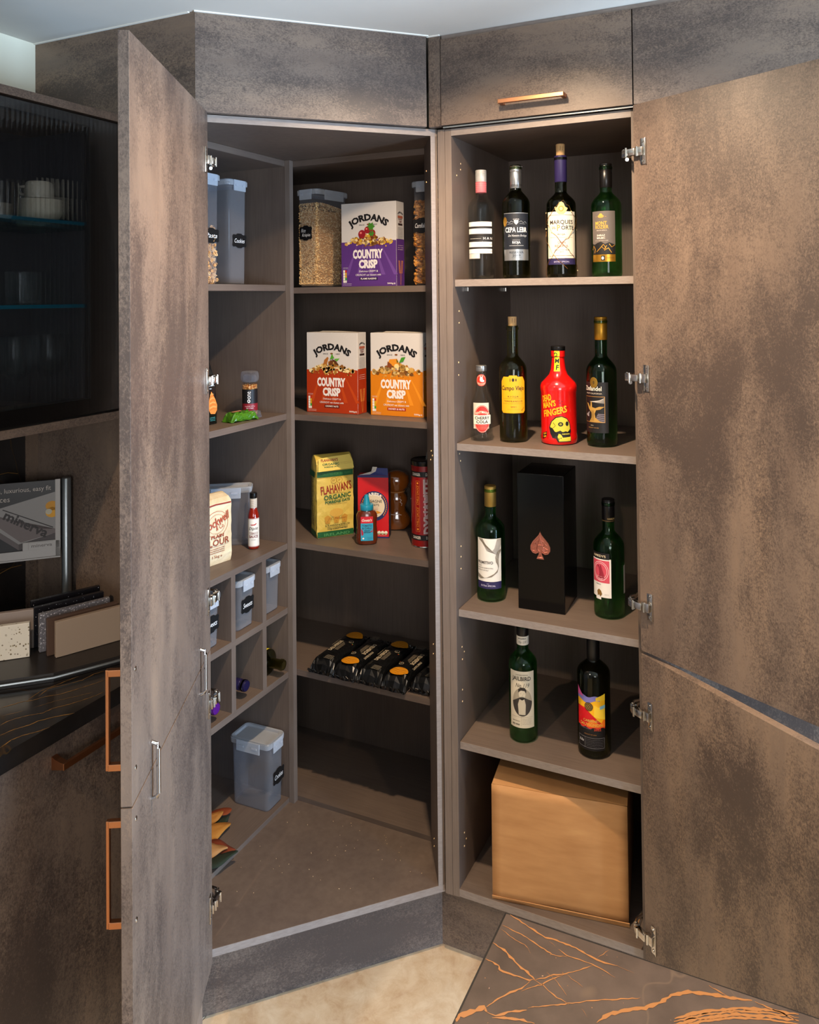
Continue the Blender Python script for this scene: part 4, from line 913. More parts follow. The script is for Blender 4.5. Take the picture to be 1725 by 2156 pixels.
cereal_box('brick red and white cereal box', (-.4515, .186, 1.3648), radians(0), '#a5330f', '#b8420f', 'CHUNKY NUTS', fruit='nuts')
cereal_box('orange and white cereal box', (-.234, .200, 1.3648), radians(0.4), '#cf7a10', '#e08c1c', 'HONEY & NUTS', fruit='honey', wdt=.176)

# ------------------------------------------------------------------ bags of oats and flour (folded paper, slightly slumped)
def paper_bag(name, label, loc, rotz, wd, dp, hh, mat, fold, seed, printer, cat='bag', slump=.004, name_body='paper_body'):
    t = thing(name, label, cat, loc, rotz); R = random.Random(seed); rings = []
    nz = 14; n = 6
    def sec(z_, wx, wy, dx=0, dy=0, zz=None):
        P = []
        for (ax, ay, bx, by) in ((-1, -1, 1, -1), (1, -1, 1, 1), (1, 1, -1, 1), (-1, 1, -1, -1)):
            for i in range(n):
                s_ = i/n; x_ = ax+(bx-ax)*s_; y_ = ay+(by-ay)*s_
                bul = sin(pi*s_)*slump*sin(pi*min(1, z_/hh))
                px = x_*wx/2; py = y_*wy/2
                if ay == by: py += bul*ay
                else: px += bul*ax*.6
                P.append((px+dx+R.uniform(-1, 1)*.0009, py+dy+R.uniform(-1, 1)*.0009, z_))
        return P
    for j in range(nz+1):
        z_ = hh*.90*j/nz; k_ = 1-.03*(j == 0)
        rings.append(sec(z_, wd*k_, dp*k_))
    zt = hh*.90
    rings.append(sec(zt+hh*.05, wd*.99, dp*.72, 0, dp*.02)); rings.append(sec(zt+hh*.085, wd*.98, dp*.34, 0, dp*.04)); rings.append(sec(hh, wd*.97, dp*.10, 0, dp*.05))
    MB().loft(rings, None, False).obj(name_body, mat, t)
    printer(t, wd, dp, hh); return t
def paperm(name, c1, c2):
    m, nt, b_ = nodes_of(name); tc = N(nt, 'ShaderNodeTexCoord'); n1 = N(nt, 'ShaderNodeTexNoise', Scale=22., Detail=4., Distortion=1.2); nt.links.new(tc.outputs['Object'], n1.inputs['Vector'])
    nt.links.new(ramp(nt, n1.outputs[0], [(.3, c1), (.7, c2)]).outputs[0], b_.inputs['Base Color']); b_.inputs['Roughness'].default_value = .5
    bp = N(nt, 'ShaderNodeBump', Strength=.7, Distance=.004); nt.links.new(n1.outputs[0], bp.inputs['Height']); nt.links.new(bp.outputs[0], b_.inputs['Normal']); return m
def bulge(dp, hh, slump, wd):
    def f(u, v, o):
        s_ = min(1, max(0, u/wd+.5)); y_ = -dp/2-sin(pi*s_)*slump*sin(pi*min(1, max(0, v)/hh))
        if v > hh*.9: y_ += (v-hh*.9)*dp*.42/(hh*.1)
        return (u, y_-.0012-o, v)
    return f
def oats(t, wd, dp, hh):
    P = Pr(bulge(dp, hh, .006, wd)); G = '#15542c'; Rr = '#8e2415'
    P.rect(-wd/2+.001, hh*.745, wd/2-.001, hh*.815, G, 0, 14).rect(-wd/2+.001, .002, wd/2-.001, hh*.078, G, 0, 14, nv=2)
    P.rect(-wd/2+.001, hh*.738, wd/2-.001, hh*.742, '#c9a83a', 1, 10).text('TRUSTED FOR 200 YEARS', .004, hh*.78, wd*.78, .0068, '#3d7a4a', 2).text('IRELAND', .004, hh*.036, wd*.70, .0085, '#4a8a52', 2, bold=.02)
    P.ring(-.006, hh*.700, .0095, .0095, .0010, '#a87a30', 2).ring(.012, hh*.700, .0095, .0095, .0010, '#a87a30', 2).text('EF', -.006, hh*.700, .008, .006, '#a87a30', 2).text('JF', .012, hh*.700, .008, .006, '#a87a30', 2)
    P.text("FLAHAVAN'S", .002, hh*.605, wd*.84, .0270, Rr, 3, bold=.02, rot=7, shear=.02).lines(.004, hh*.548, wd*.40, 1, .003, '#a87a30', 2, .002, 4)
    P.text('ORGANIC', .006, hh*.500, wd*.74, .0150, '#1e5a34', 3, bold=.02, rot=3).text('PORRIDGE OATS', .006, hh*.442, wd*.68, .0088, '#1e5a34', 3, bold=.045, rot=3).lines(.006, hh*.412, wd*.52, 1, .003, '#7a6a3a', 2, .0012, 5)
    for k_ in (-.026, .002, .028):
        P.poly([(k_-.007, hh*.17), (k_+.007, hh*.17), (k_+.003, hh*.205), (k_+.010, hh*.25), (k_, hh*.275), (k_-.010, hh*.25), (k_-.003, hh*.205)], '#c08f34', 2)
        for j in range(4): P.stroke([(k_-.005+j*.003, hh*.172), (k_-.002+j*.001, hh*.205)], .0005, '#8a5f1c', 3)
    P.ell(.002, hh*.30, .022, .013, '#cfa548', 2).text('J.C. Flahavan', .004, hh*.228, wd*.50, .009, '#8a4a1c', 4, shear=.35)
    P.text('E. FLAHAVAN & SONS LTD', .006, hh*.148, wd*.66, .0045, '#2f3a24', 3, bold=.03).lines(.006, hh*.128, wd*.56, 2, .0048, '#4a4a2a', 3, .0016, 6).text('1kg e 2LB 3.6OZ', .006, hh*.102, wd*.48, .0062, '#3a3a24', 3)
    P.obj('front_print', t)
    ys = -dp/2
    P = Pr(lambda u, v, o: (-wd/2-.0055*sin(pi*min(1, v/hh))-.0012-o, u, v)); P.rect(dp/2-.002, hh*.745, -dp/2+.002, hh*.815, G, 0).rect(dp/2-.002, .002, -dp/2+.002, hh*.078, G, 0)
    for i in range(30): P.rect(dp*.34, hh*.15+i*.0050, -dp*(.30-.08*((i*7) % 3)), hh*.15+i*.0050+.0017, '#4a4a34', 2, 4)
    P.obj('side_print', t)
    zf = hh*.90; P = Pr(lambda u, v, o: (u, -dp/2-.004+v*.28-o*1.2, zf+v*.92-.001), o0=.003)
    b_ = MB(); Q = [(-wd/2+.002, -.020), (wd/2-.001, -.016), (wd/2-.004, .010), (wd/2-.012, .029), (-wd*.1, .026), (-wd/2+.006, .022)]
    P.poly(Q, '#d8c05c', 0); P.text("FLAHAVAN'S", -wd*.16, .0155, wd*.46, .0095, Rr, 2, bold=.03).text('ORGANIC', -wd*.13, .002, wd*.46, .0075, '#1e5a34', 2, bold=.03).text('PORRIDGE OATS', -wd*.12, -.0065, wd*.38, .0045, '#1e5a34', 2, bold=.04).lines(wd*.28, .006, wd*.30, 3, .003, '#a87a30', 2, .0006, 7)
    P.obj('folded_top', t)
paper_bag('oats_bag', 'yellow paper bag of porridge oats with green bands', (-.4905, .2435, .9753), radians(48.5), .118, .066, .252, paperm('oat_paper', '#c9ad48', '#d8c060'), 0, 5, oats, slump=.006)
def flour(t, wd, dp, hh):
    P = Pr(bulge(dp, hh, .005, wd)); B = '#8a3a26'
    P.text('Stockwell', .0, hh*.635, wd*.86, .024, '#a8432c', 3, shear=.3, rot=18, bold=.01).text('& Co.', .012, hh*.555, wd*.26, .013, '#a8432c', 3, shear=.2, rot=14)
    P.ring(.002, hh*.60, .040, .036, .0012, '#b0603e', 2).ring(.002, hh*.60, .030, .027, .0008, '#b0603e', 2)
    P.text('PLAIN', .004, hh*.420, wd*.38, .0095, B, 3, bold=.02).text('FLOUR', .004, hh*.332, wd*.74, .0185, B, 3, bold=.01).rect(-wd*.36, hh*.272, wd*.38, hh*.275, B, 2).lines(.004, hh*.245, wd*.46, 3, .0055, B, 3, .0018, 4).text('1.5kg e', .004, hh*.115, wd*.30, .0095, B, 3)
    P.ell(-wd*.34, hh*.70, .0085, .0085, '#e4dccc', 4).ring(-wd*.34, hh*.70, .0078, .0078, .0007, '#4a6a8a', 5)
    P.stroke([(-wd/2+.002, hh*.86), (0, hh*.885), (wd/2-.002, hh*.87)], .0035, '#8a2418', 2)
    P.obj('front_print', t)
paper_bag('flour_bag', 'cream paper bag of plain flour with red brown lettering', (-.676, -.122, .9742), radians(78), .112, .075, .190, paperm('flour_paper', '#c9b48e', '#dccbaa'), 0, 8, flour, slump=.005)

# lasagne sheets carton
t = thing('pasta_carton', 'red carton of lasagne sheets with torn open blue top', 'carton', (-.349, .2545, .9753), radians(19), None)
wd, dp, hh = .097, .040, .192
MB().rbox(-wd/2, 0, 0, wd/2, dp, hh, .001, ink('#c4161c', .4)).obj('carton', None, t)
P = Pr(flat(0, 0, 0), o0=.0003); BL = '#1f2a5c'
P.rect(-wd/2, hh-.006, wd/2, hh, BL, 1).rect(-wd/2, 0, wd/2, .004, BL, 1).ell(.003, .098, .044, .046, BL, 1, 40).ell(.003, .098, .0335, .0355, '#dccdb0', 3, 36)
P.text('BARESA', .003, .1355, .054, .0095, '#efe9e0', 4, bold=.04, arc=.038)
for a_ in range(-40, 221, 9):
    if 55 < a_ < 125: continue
    a = radians(a_); P.ell(.003+.0388*cos(a), .098+.041*sin(a), .0016, .0032, '#c9853c', 4, 6)
P.text('LASAGNE', .003, .113, .050, .0088, '#1c1a20', 5, bold=.01).text('SHEETS', .003, .1015, .032, .0072, '#1c1a20', 5, bold=.01).lines(.003, .093, .026, 2, .0045, '#a83a2c', 5, .0009, 4)
P.poly([(-.010, .080), (.012, .084), (.026, .078), (.012, .074), (.004, .066), (-.006, .070)], '#d9952c', 5)
for i in range(4): P.ell(.008+i*.0105, .0165, .0052, .0058, '#e4e0cc', 4, 16).rect(.0035+i*.0105, .0125, .0125+i*.0105, .0145, '#5a8a3a', 5, 2)
P.lines(.020, .0085, .042, 1, .003, '#e4b0a8', 4, .0009, 5).obj('front_print', t)
P = Pr(flat(wd/2, dp/2, 0, 's'), o0=.0003); P.rect(-dp/2+.0005, .0005, dp/2-.0005, hh-.0005, '#1b1d33', 0).lines(0, .060, .030, 8, .005, '#6a6a80', 2, .0012, 6).obj('side_print', t)
b = MB(); b.add([(-wd/2+.004, .002, hh), (wd/2-.001, .001, hh), (wd/2-.004, .010, hh+.021), (wd*.02, .010, hh+.022), (-.006, .008, hh+.010)], [[0, 1, 2, 3, 4]], ink('#26306a', .4))
b.add([(-wd/2+.004, .001, hh+.001), (-.006, .006, hh+.011), (-.002, .006, hh+.026), (.012, .007, hh+.025), (.008, .005, hh+.012), (-.01, .002, hh+.003)], [[0, 5, 4, 3, 2, 1]], ink('#b9b2a8', .6))
o = b.obj('torn_flap', None, t); sm = o.modifiers.new('t', 'SOLIDIFY'); sm.thickness = .0007

# chilli ketchup squeeze bottle
t = thing('sauce_bottle', 'brown chilli ketchup squeeze bottle with pointed teal cap', 'bottle', (-.341, .201, .9753), face_cam(-.341, .201, 0))
def osec(z_, a, c_, n=32): return [(a*abs(cos(q))**.85*(1 if cos(q) >= 0 else -1), c_*abs(sin(q))**.85*(1 if sin(q) >= 0 else -1), z_) for q in [2*pi*i/n for i in range(n)]]
MB().loft([osec(z_, a, c_) for z_, a, c_ in ((0, .024, .015), (.002, .029, .019), (.010, .0322, .0215), (.022, .0328, .022), (.040, .0312, .021), (.055, .0298, .020), (.070, .0305, .0205), (.082, .0318, .021), (.090, .0305, .020), (.097, .026, .018), (.1005, .018, .0165), (.106, .0165, .0165))], None, True).obj('bottle_body', pmat('sauce_brown', '#5a2410', .18, coat=.5), t)
MB().lathe([(.0195, .102), (.0202, .103), (.0202, .1165), (.0195, .118), (.0112, .119), (.0098, .124), (.0088, .131), (.0064, .142), (.0052, .1465), (.0001, .147)], 36, None).obj('cap', pmat('teal_plastic', '#1c8aa8', .35), t)
P = Pr(lambda u, v, o: (u, -.0222-o+u*u*4, v), o0=.0004)
P.rect(-.0185, .014, .0185, .086, '#2a9cc0', 0, 6).rect(-.0185, .066, .0185, .086, '#c2162a', 1, 6).text("Geeta's", 0, .0755, .030, .0085, '#efe6e0', 3, shear=.25, bold=.015).text('TOMATO', 0, .0590, .029, .0058, '#1a2a40', 3, bold=.01).text('& CHILLI', 0, .0515, .028, .0062, '#1a2a40', 3, bold=.01).text('INDIAN', .001, .0440, .017, .0034, '#1a2a40', 3, bold=.04).text('KETCHUP', .001, .0390, .021, .0034, '#1a2a40', 3, bold=.04)
P.poly([(-.018, .050), (-.012, .044), (-.010, .034), (-.015, .028), (-.017, .036)], '#a8203c', 2).poly([(.018, .052), (.015, .044), (.010, .041), (.016, .038)], '#a8203c', 2).ell(-.011, .021, .0032, .0025, '#e4e0e0', 3, 10).lines(.008, .024, .015, 3, .003, '#14506a', 3, .0007, 3).obj('label', t)

# brown ceramic figure shaped jar with clasp
t = thing('ceramic_jar', 'glossy brown gingerbread shaped ceramic jar with wire clasp', 'jar', (-.330, .372, .9753), face_cam(-.33, .372))
JM = pmat('brown_glaze', '#7a3f12', .10, coat=1)
def jring(z_, a, c_): return osec(z_, a, c_, 28)
MB().loft([jring(z_, a, c_) for z_, a, c_ in ((0, .020, .018), (.003, .034, .026), (.016, .045, .031), (.032, .047, .032), (.048, .038, .029), (.060, .029, .026), (.074, .030, .027), (.090, .037, .029), (.102, .036, .029), (.112, .028, .025), (.119, .025, .023))], None, True).obj('jar_body', JM, t)
MB().loft([jring(z_, a, c_) for z_, a, c_ in ((.1215, .026, .024), (.126, .028, .026), (.135, .038, .030), (.152, .044, .034), (.168, .041, .032), (.180, .028, .023), (.1855, .010, .009), (.1862, .001, .001))], None, True).obj('jar_lid', JM, t)
MB().lathe([(.0265, .118), (.0285, .119), (.0285, .122), (.0265, .1225)], 28, None).obj('rubber_seal', pmat('seal_tan', '#a86a34', .6), t)
MB().tube([(.030, -.006, .121), (.040, -.010, .136), (.046, -.010, .128), (.044, -.010, .112), (.052, -.010, .126), (.050, -.010, .104), (.046, -.010, .092)], .0010, 6).obj('wire_clasp', CHROME, t)
MB().tube([(.013, -.0295, .108), (.010, -.031, .102), (.016, -.031, .097), (.012, -.031, .091), (.018, -.030, .086), (.016, -.030, .080)], .0014, 6, pmat('icing_white', '#d9b9a8', .3)).tube([(-.020, -.026, .052), (-.004, -.0275, .050), (.006, -.0285, .053), (.012, -.027, .050), (.028, -.022, .044)], .0013, 6, MATS['icing_white']).obj('icing_line', None, t)

# dynamite shaped tin
t = thing('novelty_tin', 'red stick shaped chilli sauce tin with black bands and fuse', 'tin', (-.176, .266, .9753), face_cam(-.176, .266, 4))
R = .0415; RM = pmat('tin_red', '#86100f', .3, .2, coat=.3)
MB().lathe([(.0001, .002), (.0395, .002), (.040, 0), (R, .001), (R, .246), (.0400, .248), (.0395, .2475)], 48, None).obj('tin_body', RM, t)
MB().lathe([(R+.0006, .240), (R+.0010, .241), (R+.001, .2535), (R-.001, .255), (R-.004, .2535), (.0001, .2525)], 48, None).obj('lid', pmat('lid_black', '#0b0a0a', .25), t)
MB().lathe([(R+.0002, 0), (R+.0012, .0008), (R+.0002, .003)], 48, None).obj('rim', CHROME, t)
b = MB()
for ph in (0, pi): b.tube([(.006+.0016*cos(i*.9+ph)+.010*(i/20)**2, .0016*sin(i*.9+ph), .252+i*.0019) for i in range(20)], .0012, 6)
b.obj('fuse', pmat('fuse_cord', '#8a857c', .7), t)
P = Pr(cylm(R, 0)); LW = '#c9c0b4'
P.rect(-.08, .208, .08, .224, '#0e0c0c', 0, 36).rect(-.08, .021, .08, .037, '#0e0c0c', 0, 36)
for u_ in (-.030, .014, .054):
    P.text('DANGER', u_, .216, .028, .0088, LW, 2, bold=.03); P.text('DANGER', u_, .029, .028, .0088, LW, 2, bold=.03)
P.text('DYNAMITE', .006, .1215, .162, .0275, '#c2a8a8', 3, bold=.045, rot=90)
for a_, b_, c_, d_ in ((-.0315, .047, -.0308, .197), (-.0195, .047, -.0188, .197), (-.0315, .047, -.0188, .0477), (-.0315, .1963, -.0188, .197)): P.rect(a_, b_, c_, d_, '#c9802c', 2, 2)
P.text('CHILLI SAUCE', -.0252, .090, .058, .0062, '#d98a2c', 3, rot=90, shear=.15).text('CHILLI SAUCE', -.0252, .155, .058, .0062, '#d98a2c', 3, rot=90, shear=.15).ell(-.0252, .054, .0026, .003, '#d98a2c', 3).ell(-.0252, .190, .0026, .003, '#d98a2c', 3).obj('print', t)
# pale packet mostly hidden beyond the cupboard side
t = thing('paper_packet', 'pale packet just showing past the cupboard side beside the red tin', 'packet', (-.1085, .205, .9753), radians(30))
MB().rbox(-.022, -.030, 0, .022, .030, .150, .004, paperm('packet_paper', '#a8926c', '#c4b08a')).obj('packet_body', None, t)
Pr(flat(0, -.030, 0), o0=.0005).rect(-.019, .030, .019, .120, '#8a6a44', 0, 1).text('OATS', 0, .075, .030, .010, '#e4d8c0', 2).obj('print', t) if False else None

# ------------------------------------------------------------------ left wing, second shelf and sauce
t = thing('spice_grinder', 'spice grinder with clear twist top and black and red label', 'grinder', (-.642, .030, 1.3678), face_cam(-.642, .03))
MB().lathe([(.0001, .0), (.019, 0), (.0222, .0015), (.0228, .005), (.0228, .096), (.0215, .101), (.0215, .103)]+[(.0200, .103), (.0205, .099), (.0212, .094), (.0212, .006), (.0001, .004)], 36, None).obj('glass_body', G_CLEAR, t)
MB().lathe([(.0215, .103), (.0235, .105), (.0262, .110), (.0268, .118), (.0262, .128), (.0235, .1335), (.018, .135), (.0001, .135)]+[(.0001, .125), (.017, .124), (.0205, .114), (.019, .104)], 32, None).obj('grinder_cap', PLC, t)
R_ = random.Random(2); b = MB()
for i in range(420):
    a = R_.uniform(0, 6.28); rr_ = .0192; z_ = R_.choice([R_.uniform(.004, .020), R_.uniform(.082, .094)]); octa(b, R_, (rr_*cos(a), rr_*sin(a), z_), .0030, .0022, R_.choice([pmat('spice_a', '#c9853c', .7), pmat('spice_b', '#e0b070', .7), pmat('spice_c', '#a85a24', .7)]))
b.lathe([(.0001, .004), (.0175, .004), (.0175, .092), (.0001, .092)], 20, MATS['spice_a']); o = b.obj('spice_flakes', None, t); o['kind'] = 'stuff'
P = Pr(cylm(.0229, 0)); P.rect(-.0300, .040, .0300, .082, '#0f0d0e', 0).rect(-.0300, .0185, .0300, .040, '#7c1420', 0).text('one', -.002, .065, .022, .0095, '#d9d5d2', 2, rot=90).ell(-.003, .0475, .0042, .0055, '#d9d5d2', 2).ell(-.003, .0475, .0016, .0030, '#0f0d0e', 3).text('crushed chillies', 0, .0325, .030, .0038, '#d8b4b4', 2).text('Garlic & Pepper', 0, .0265, .022, .0036, '#e4d4d4', 2, bold=.02).obj('label', t)
def pillow(b, L_, Wd, T, R, mat, n=18, m=24, z0=None, crease=.003, seal=.012, flatten=.75):
    """soft sealed bag lying along +y from 0 to L_, flat side down"""
    rings = []
    for i in range(n+1):
        s_ = i/n; e = min(1, s_/.16, (1-s_)/.16); th = max(.06, sin(pi/2*e)**.7)*T; wd_ = Wd*(1-.10*sin(pi*s_)) if e >= 1 else Wd*(1-.02*e)
        ring = []
        for k in range(m):
            a = 2*pi*k/m; c_, d_ = cos(a), sin(a); x_ = wd_/2*(abs(c_)**.55)*(1 if c_ > 0 else -1); z_ = th/2*(abs(d_)**.8)*(1 if d_ > 0 else -1)+th/2
            cr = crease*(1.0 if e < 1 else .45)*sin(k*2.1+i*1.3+R.uniform(-.6, .6)); ring.append((x_+cr*.4, s_*L_+crease*.6*sin(k*1.7) if e < .3 else s_*L_, max(.0003, z_+cr*d_)))
        rings.append(ring)
    b.loft(rings, mat, False); return b
# pasta packet standing, mostly behind the door
t = thing('pasta_packet', 'black standing pasta packet with teardrop window beside the door edge', 'packet', (-.671, -.145, 1.3678), radians(86))
BKF = pmat('black_film', '#0c0d0e', .28, coat=.3)
b = MB(); rings = []
R_ = random.Random(11)
for i in range(12):
    s_ = i/11; w_ = .086*(1-.35*max(0, s_-.72)/.28); d_ = .052*(1-s_**2*.92)+.003
    rings.append([(w_/2*abs(cos(q))**.6*(1 if cos(q) >= 0 else -1)+R_.uniform(-1, 1)*.001, d_/2*abs(sin(q))**.6*(1 if sin(q) >= 0 else -1)+R_.uniform(-1, 1)*.001, s_*.175) for q in [2*pi*k/20 for k in range(20)]])
b.loft(rings, BKF, False); b.obj('packet_body', None, t)
P = Pr(lambda u, v, o: (u, -.026*(1-(v/.175)**2*.9)-.0025-o, v))
P.poly([(.006, .030), (.0, .040), (-.002, .055), (.004, .072), (.014, .092), (.026, .070), (.032, .052), (.030, .038), (.022, .028)], '#c97a34', 0)
for i in range(8): P.stroke([(.001+.001*i, .040+i*.006), (.016, .044+i*.006), (.030-.0012*i, .041+i*.006)], .0014, '#e0a868' if i % 2 else '#b85a20', 1)
P.text('ENNE', .010, .132, .028, .009, '#c9ccd0', 2, bold=.01).lines(.012, .114, .032, 2, .006, '#9aa0a4', 2, .0018, 3).rect(.008, .098, .016, .101, '#9aa0a4', 2).lines(.012, .020, .020, 3, .004, '#3f8a8a', 2, .0016, 4).obj('front_print', t)
# crumpled green bag
t = thing('crumpled_bag', 'small crumpled green snack bag beside the spice grinder', 'bag', (-.622, -.096, 1.3678), radians(-12))
GF = pmat('green_film', '#3c6c14', .3, coat=.2); b = MB(); pillow(b, .090, .050, .026, random.Random(3), GF, 14, 18, crease=.0048); b.obj('bag_body', None, t)
b = MB(); pillow(b, .030, .030, .020, random.Random(5), None, 8, 14, crease=.005); b.obj('clear_end', PLC, t, (0, .082, .002)); b = MB()
b.add([(-.010, .015, .027), (.008, .015, .028), (.010, .045, .029), (-.008, .050, .029)], [[0, 1, 2, 3]]); b.obj('print_patch', ink('#b98a6a'), t)
# hot sauce
pf = [(.0001, 0), (.0125, 0), (.0150, .001), (.0165, .005), (.0165, .095), (.0150, .104), (.0118, .114), (.0098, .122), (.0098, .150)]
t = thing('sauce_bottle', 'slim red hot sauce bottle with white label in front of empty container', 'bottle', (-.634, .033, .9742), face_cam(-.634, .033))
MB().lathe(pf+[(.0001, .150)], 32, None).obj('bottle_body', pmat('hot_sauce', '#7c1606', .12, coat=.7), t)
MB().lathe([(.0104, .121), (.0107, .122), (.0107, .148), (.0104, .150)], 28, None).obj('neck_wrap', pmat('wrap_cream', '#c9bfae', .5), t)
P = Pr(cylm(.0107, .122))
for i in range(5): P.text('DIPITT', 0, .003+i*.0053, .016, .0028, '#6a4a44', 1)
P.obj('neck_print', t)
cap(t, 'cap', .0110, .149, .1655, pmat('cap_black', '#0e0c0c', .3), 3)
P = Pr(cylm(.0166, 0)); P.rect(-.0215, .008, .0215, .092, '#d8d2c6', 0)
for i in range(14): P.rect(-.0205+i*.003, .0895, -.019+i*.003, .0925, '#8a1c12', 1, 1).rect(-.0205+i*.003, .0075, -.019+i*.003, .0105, '#8a1c12', 1, 1)
P.poly([(-.010, .074), (.002, .0745), (.008, .078), (.009, .0755), (.004, .0715), (-.006, .0715)], '#a82018', 2).text('Dipitt', .0, .0610, .028, .0105, '#241a18', 2, shear=.35, bold=.01).text('TOBASCO', 0, .0480, .026, .0070, '#6e1c18', 2, bold=.01).text('SAUCE', 0, .0385, .026, .0080, '#6e1c18', 2, bold=.03).text('HOT SAUCE', 0, .0290, .012, .003, '#4a3a34', 2).obj('label', t)

# ------------------------------------------------------------------ bottles lying in the wine cubbies, necks towards the room
def lying(label, yy, z_, gm, capm, xe, H=.30, zs=.19, zn=.23, lab=None, rotz=0):
    t = thing('wine_bottle', label, 'bottle', (xe, yy, z_), rotz, 'wine bottles lying in the cubby holes')
    p = wine_prof(.037, zs, zn, H, .0145); full = p+[(.0001, .010), (.032, .006)][::1]+[(r-.0028, zz) for r, zz in p if zz >= .012]
    full = p+([(.0001, .014), (.0166, .008), (.0296, .0045)]+[(r-.0028, zz) for r, zz in p if zz >= .012])[::-1]
    b = MB().lathe([(r, zz-H) for r, zz in full], 36, None, (0, 0, .0372), 'x'); b.obj('glass_body', gm, t)
    if capm:
        c_ = [(.0150, -.058), (.0155, -.057), (.0155, -.018), (.0148, -.0172), (.0155, -.0164), (.0155, -.012), (.0148, -.0112), (.0155, -.0104), (.0155, -.002), (.0135, .0005), (.0001, .0005)]
        MB().lathe(c_, 32, None, (0, 0, .0372), 'x').obj('screw_cap', capm, t)
    if lab:
        Pr(lambda u, v, o: (zs-H-.004-v, (.037+o)*sin(u/.037), .0372+(.037+o)*cos(u/.037))).rect(-.060, 0, .060, .080, lab, 0, 40).obj('label', t)
    return t
lying('lying wine bottle with purple cap in cubby nearest the door', -.2040, .5854, G_DARK, pmat('cap_purple', '#5a1f80', .3, .3), -.5745)
lying('lying wine bottle with dark blue cap in the middle cubby', -.0720, .5854, G_DARK, pmat('cap_navy', '#221c40', .3, .3), -.5800)
lying('lying open green wine bottle with yellow label in cubby by the post', .0735, .5854, G_OLIVE, None, -.5580, .25, .196, .208, lab='#e6d230', rotz=radians(2))

# ------------------------------------------------------------------ black pasta bags
def pasta_bag(label, x_, y_, rotz, flip, sd, L_=.235, Wd=.082, T=.040, z_=.5889):
    t = thing('pasta_bag', label, 'bag', (x_, y_, z_), rotz, 'black pasta bags on the fourth shelf'); R = random.Random(sd)
    b = MB(); pillow(b, L_, Wd, T, R, BKF, 20, 24, crease=.0026)
    b.obj('bag_body', None, t)
    for e in (0, 1):   # crimped, crumpled seal fins
        V = []; F = []; n = 16; s_ = -1 if e == 0 else 1; y0_ = 0 if e == 0 else L_
        for i in range(n+1):
            x0_ = -Wd*.48+Wd*.96*i/n; V += [(x0_, y0_+.003*-s_, .004+.002*sin(i*2.2+sd)), (x0_+R.uniform(-1, 1)*.002, y0_+s_*.005+R.uniform(-1, 1)*.002, .008+.006*sin(i*1.9+sd)), (x0_+R.uniform(-1, 1)*.003, y0_+s_*(.010+R.uniform(0, .006)), .011+.009*abs(sin(i*1.35+sd)))]
        for i in range(n):
            for k in range(2): F.append([3*i+k, 3*i+3+k, 3*i+4+k, 3*i+1+k])
        o = MB().add(V, F, BKF).obj('seal_fin', None, t); sm = o.modifiers.new('t', 'SOLIDIFY'); sm.thickness = .0006
    def top(u, v, o):   # u across, v along the bag, measured from its middle; flip turns the print round
        if flip: u, v = -u, -v
        return (u, L_/2+v, T+.0010+o-(u/(Wd/2))**4*T*.30)
    P = Pr(top, o0=.0007, do=.0002); LC = '#c9b99c'
    P.text('DELVERDE', -.014, -.010, .072, .0125, LC, 2, rot=90, bold=.015)
    for k in range(4): P.rect(-.003+k*.0036, -.036, -.0018+k*.0036, .020-k*.004, '#8a7f6c', 2, 1)
    O = []; 
    for i in range(20):
        q = 2*pi*i/20; O.append((.002+.030*cos(q)*(1 if sin(q) < .2 else .88), .076+.023*sin(q)))
    P.poly(O, '#c9820f', 2)
    for k in range(6): P.stroke([(-.020+.003*k, .061+k*.005), (.002, .066+k*.005), (.024-.003*k, .062+k*.005)], .0012, '#a85a0c' if k % 2 else '#e0a83a', 3)
    P.ring(.018, .030, .0075, .0075, .0012, LC, 2).text('ITALIA', .018, .030, .010, .003, LC, 3, rot=90).rect(.027, .020, .030, .023, '#3a7a3a', 2, 1).rect(.027, .017, .030, .020, '#b83020', 2, 1)
    P.lines(.012, -.075, .026, 5, .005, '#9a917e', 2, .0014, sd).text('PENNE RIGATE', -.030, .020, .050, .006, LC, 2, rot=90)
    P.obj('front_print', t)
    return t
BX = [(-.4655, .128, -.02, 0, 'black pasta bag at the post end with fully shown upper side'), (-.3830, .124, -.03, 1, 'black pasta bag second from the post with window towards the front'), (-.3005, .126, -.02, 0, 'black pasta bag third from the post with window towards the back'), (-.2165, .122, -.03, 1, 'black pasta bag fourth from the post with orange window in front'), (-.1325, .146, -.03, 0, 'black pasta bag at the cupboard side cut off by it')]
for i, (x_, y_, r__, fl_, lb) in enumerate(BX): pasta_bag(lb, x_, y_, r__, fl_, i+3)

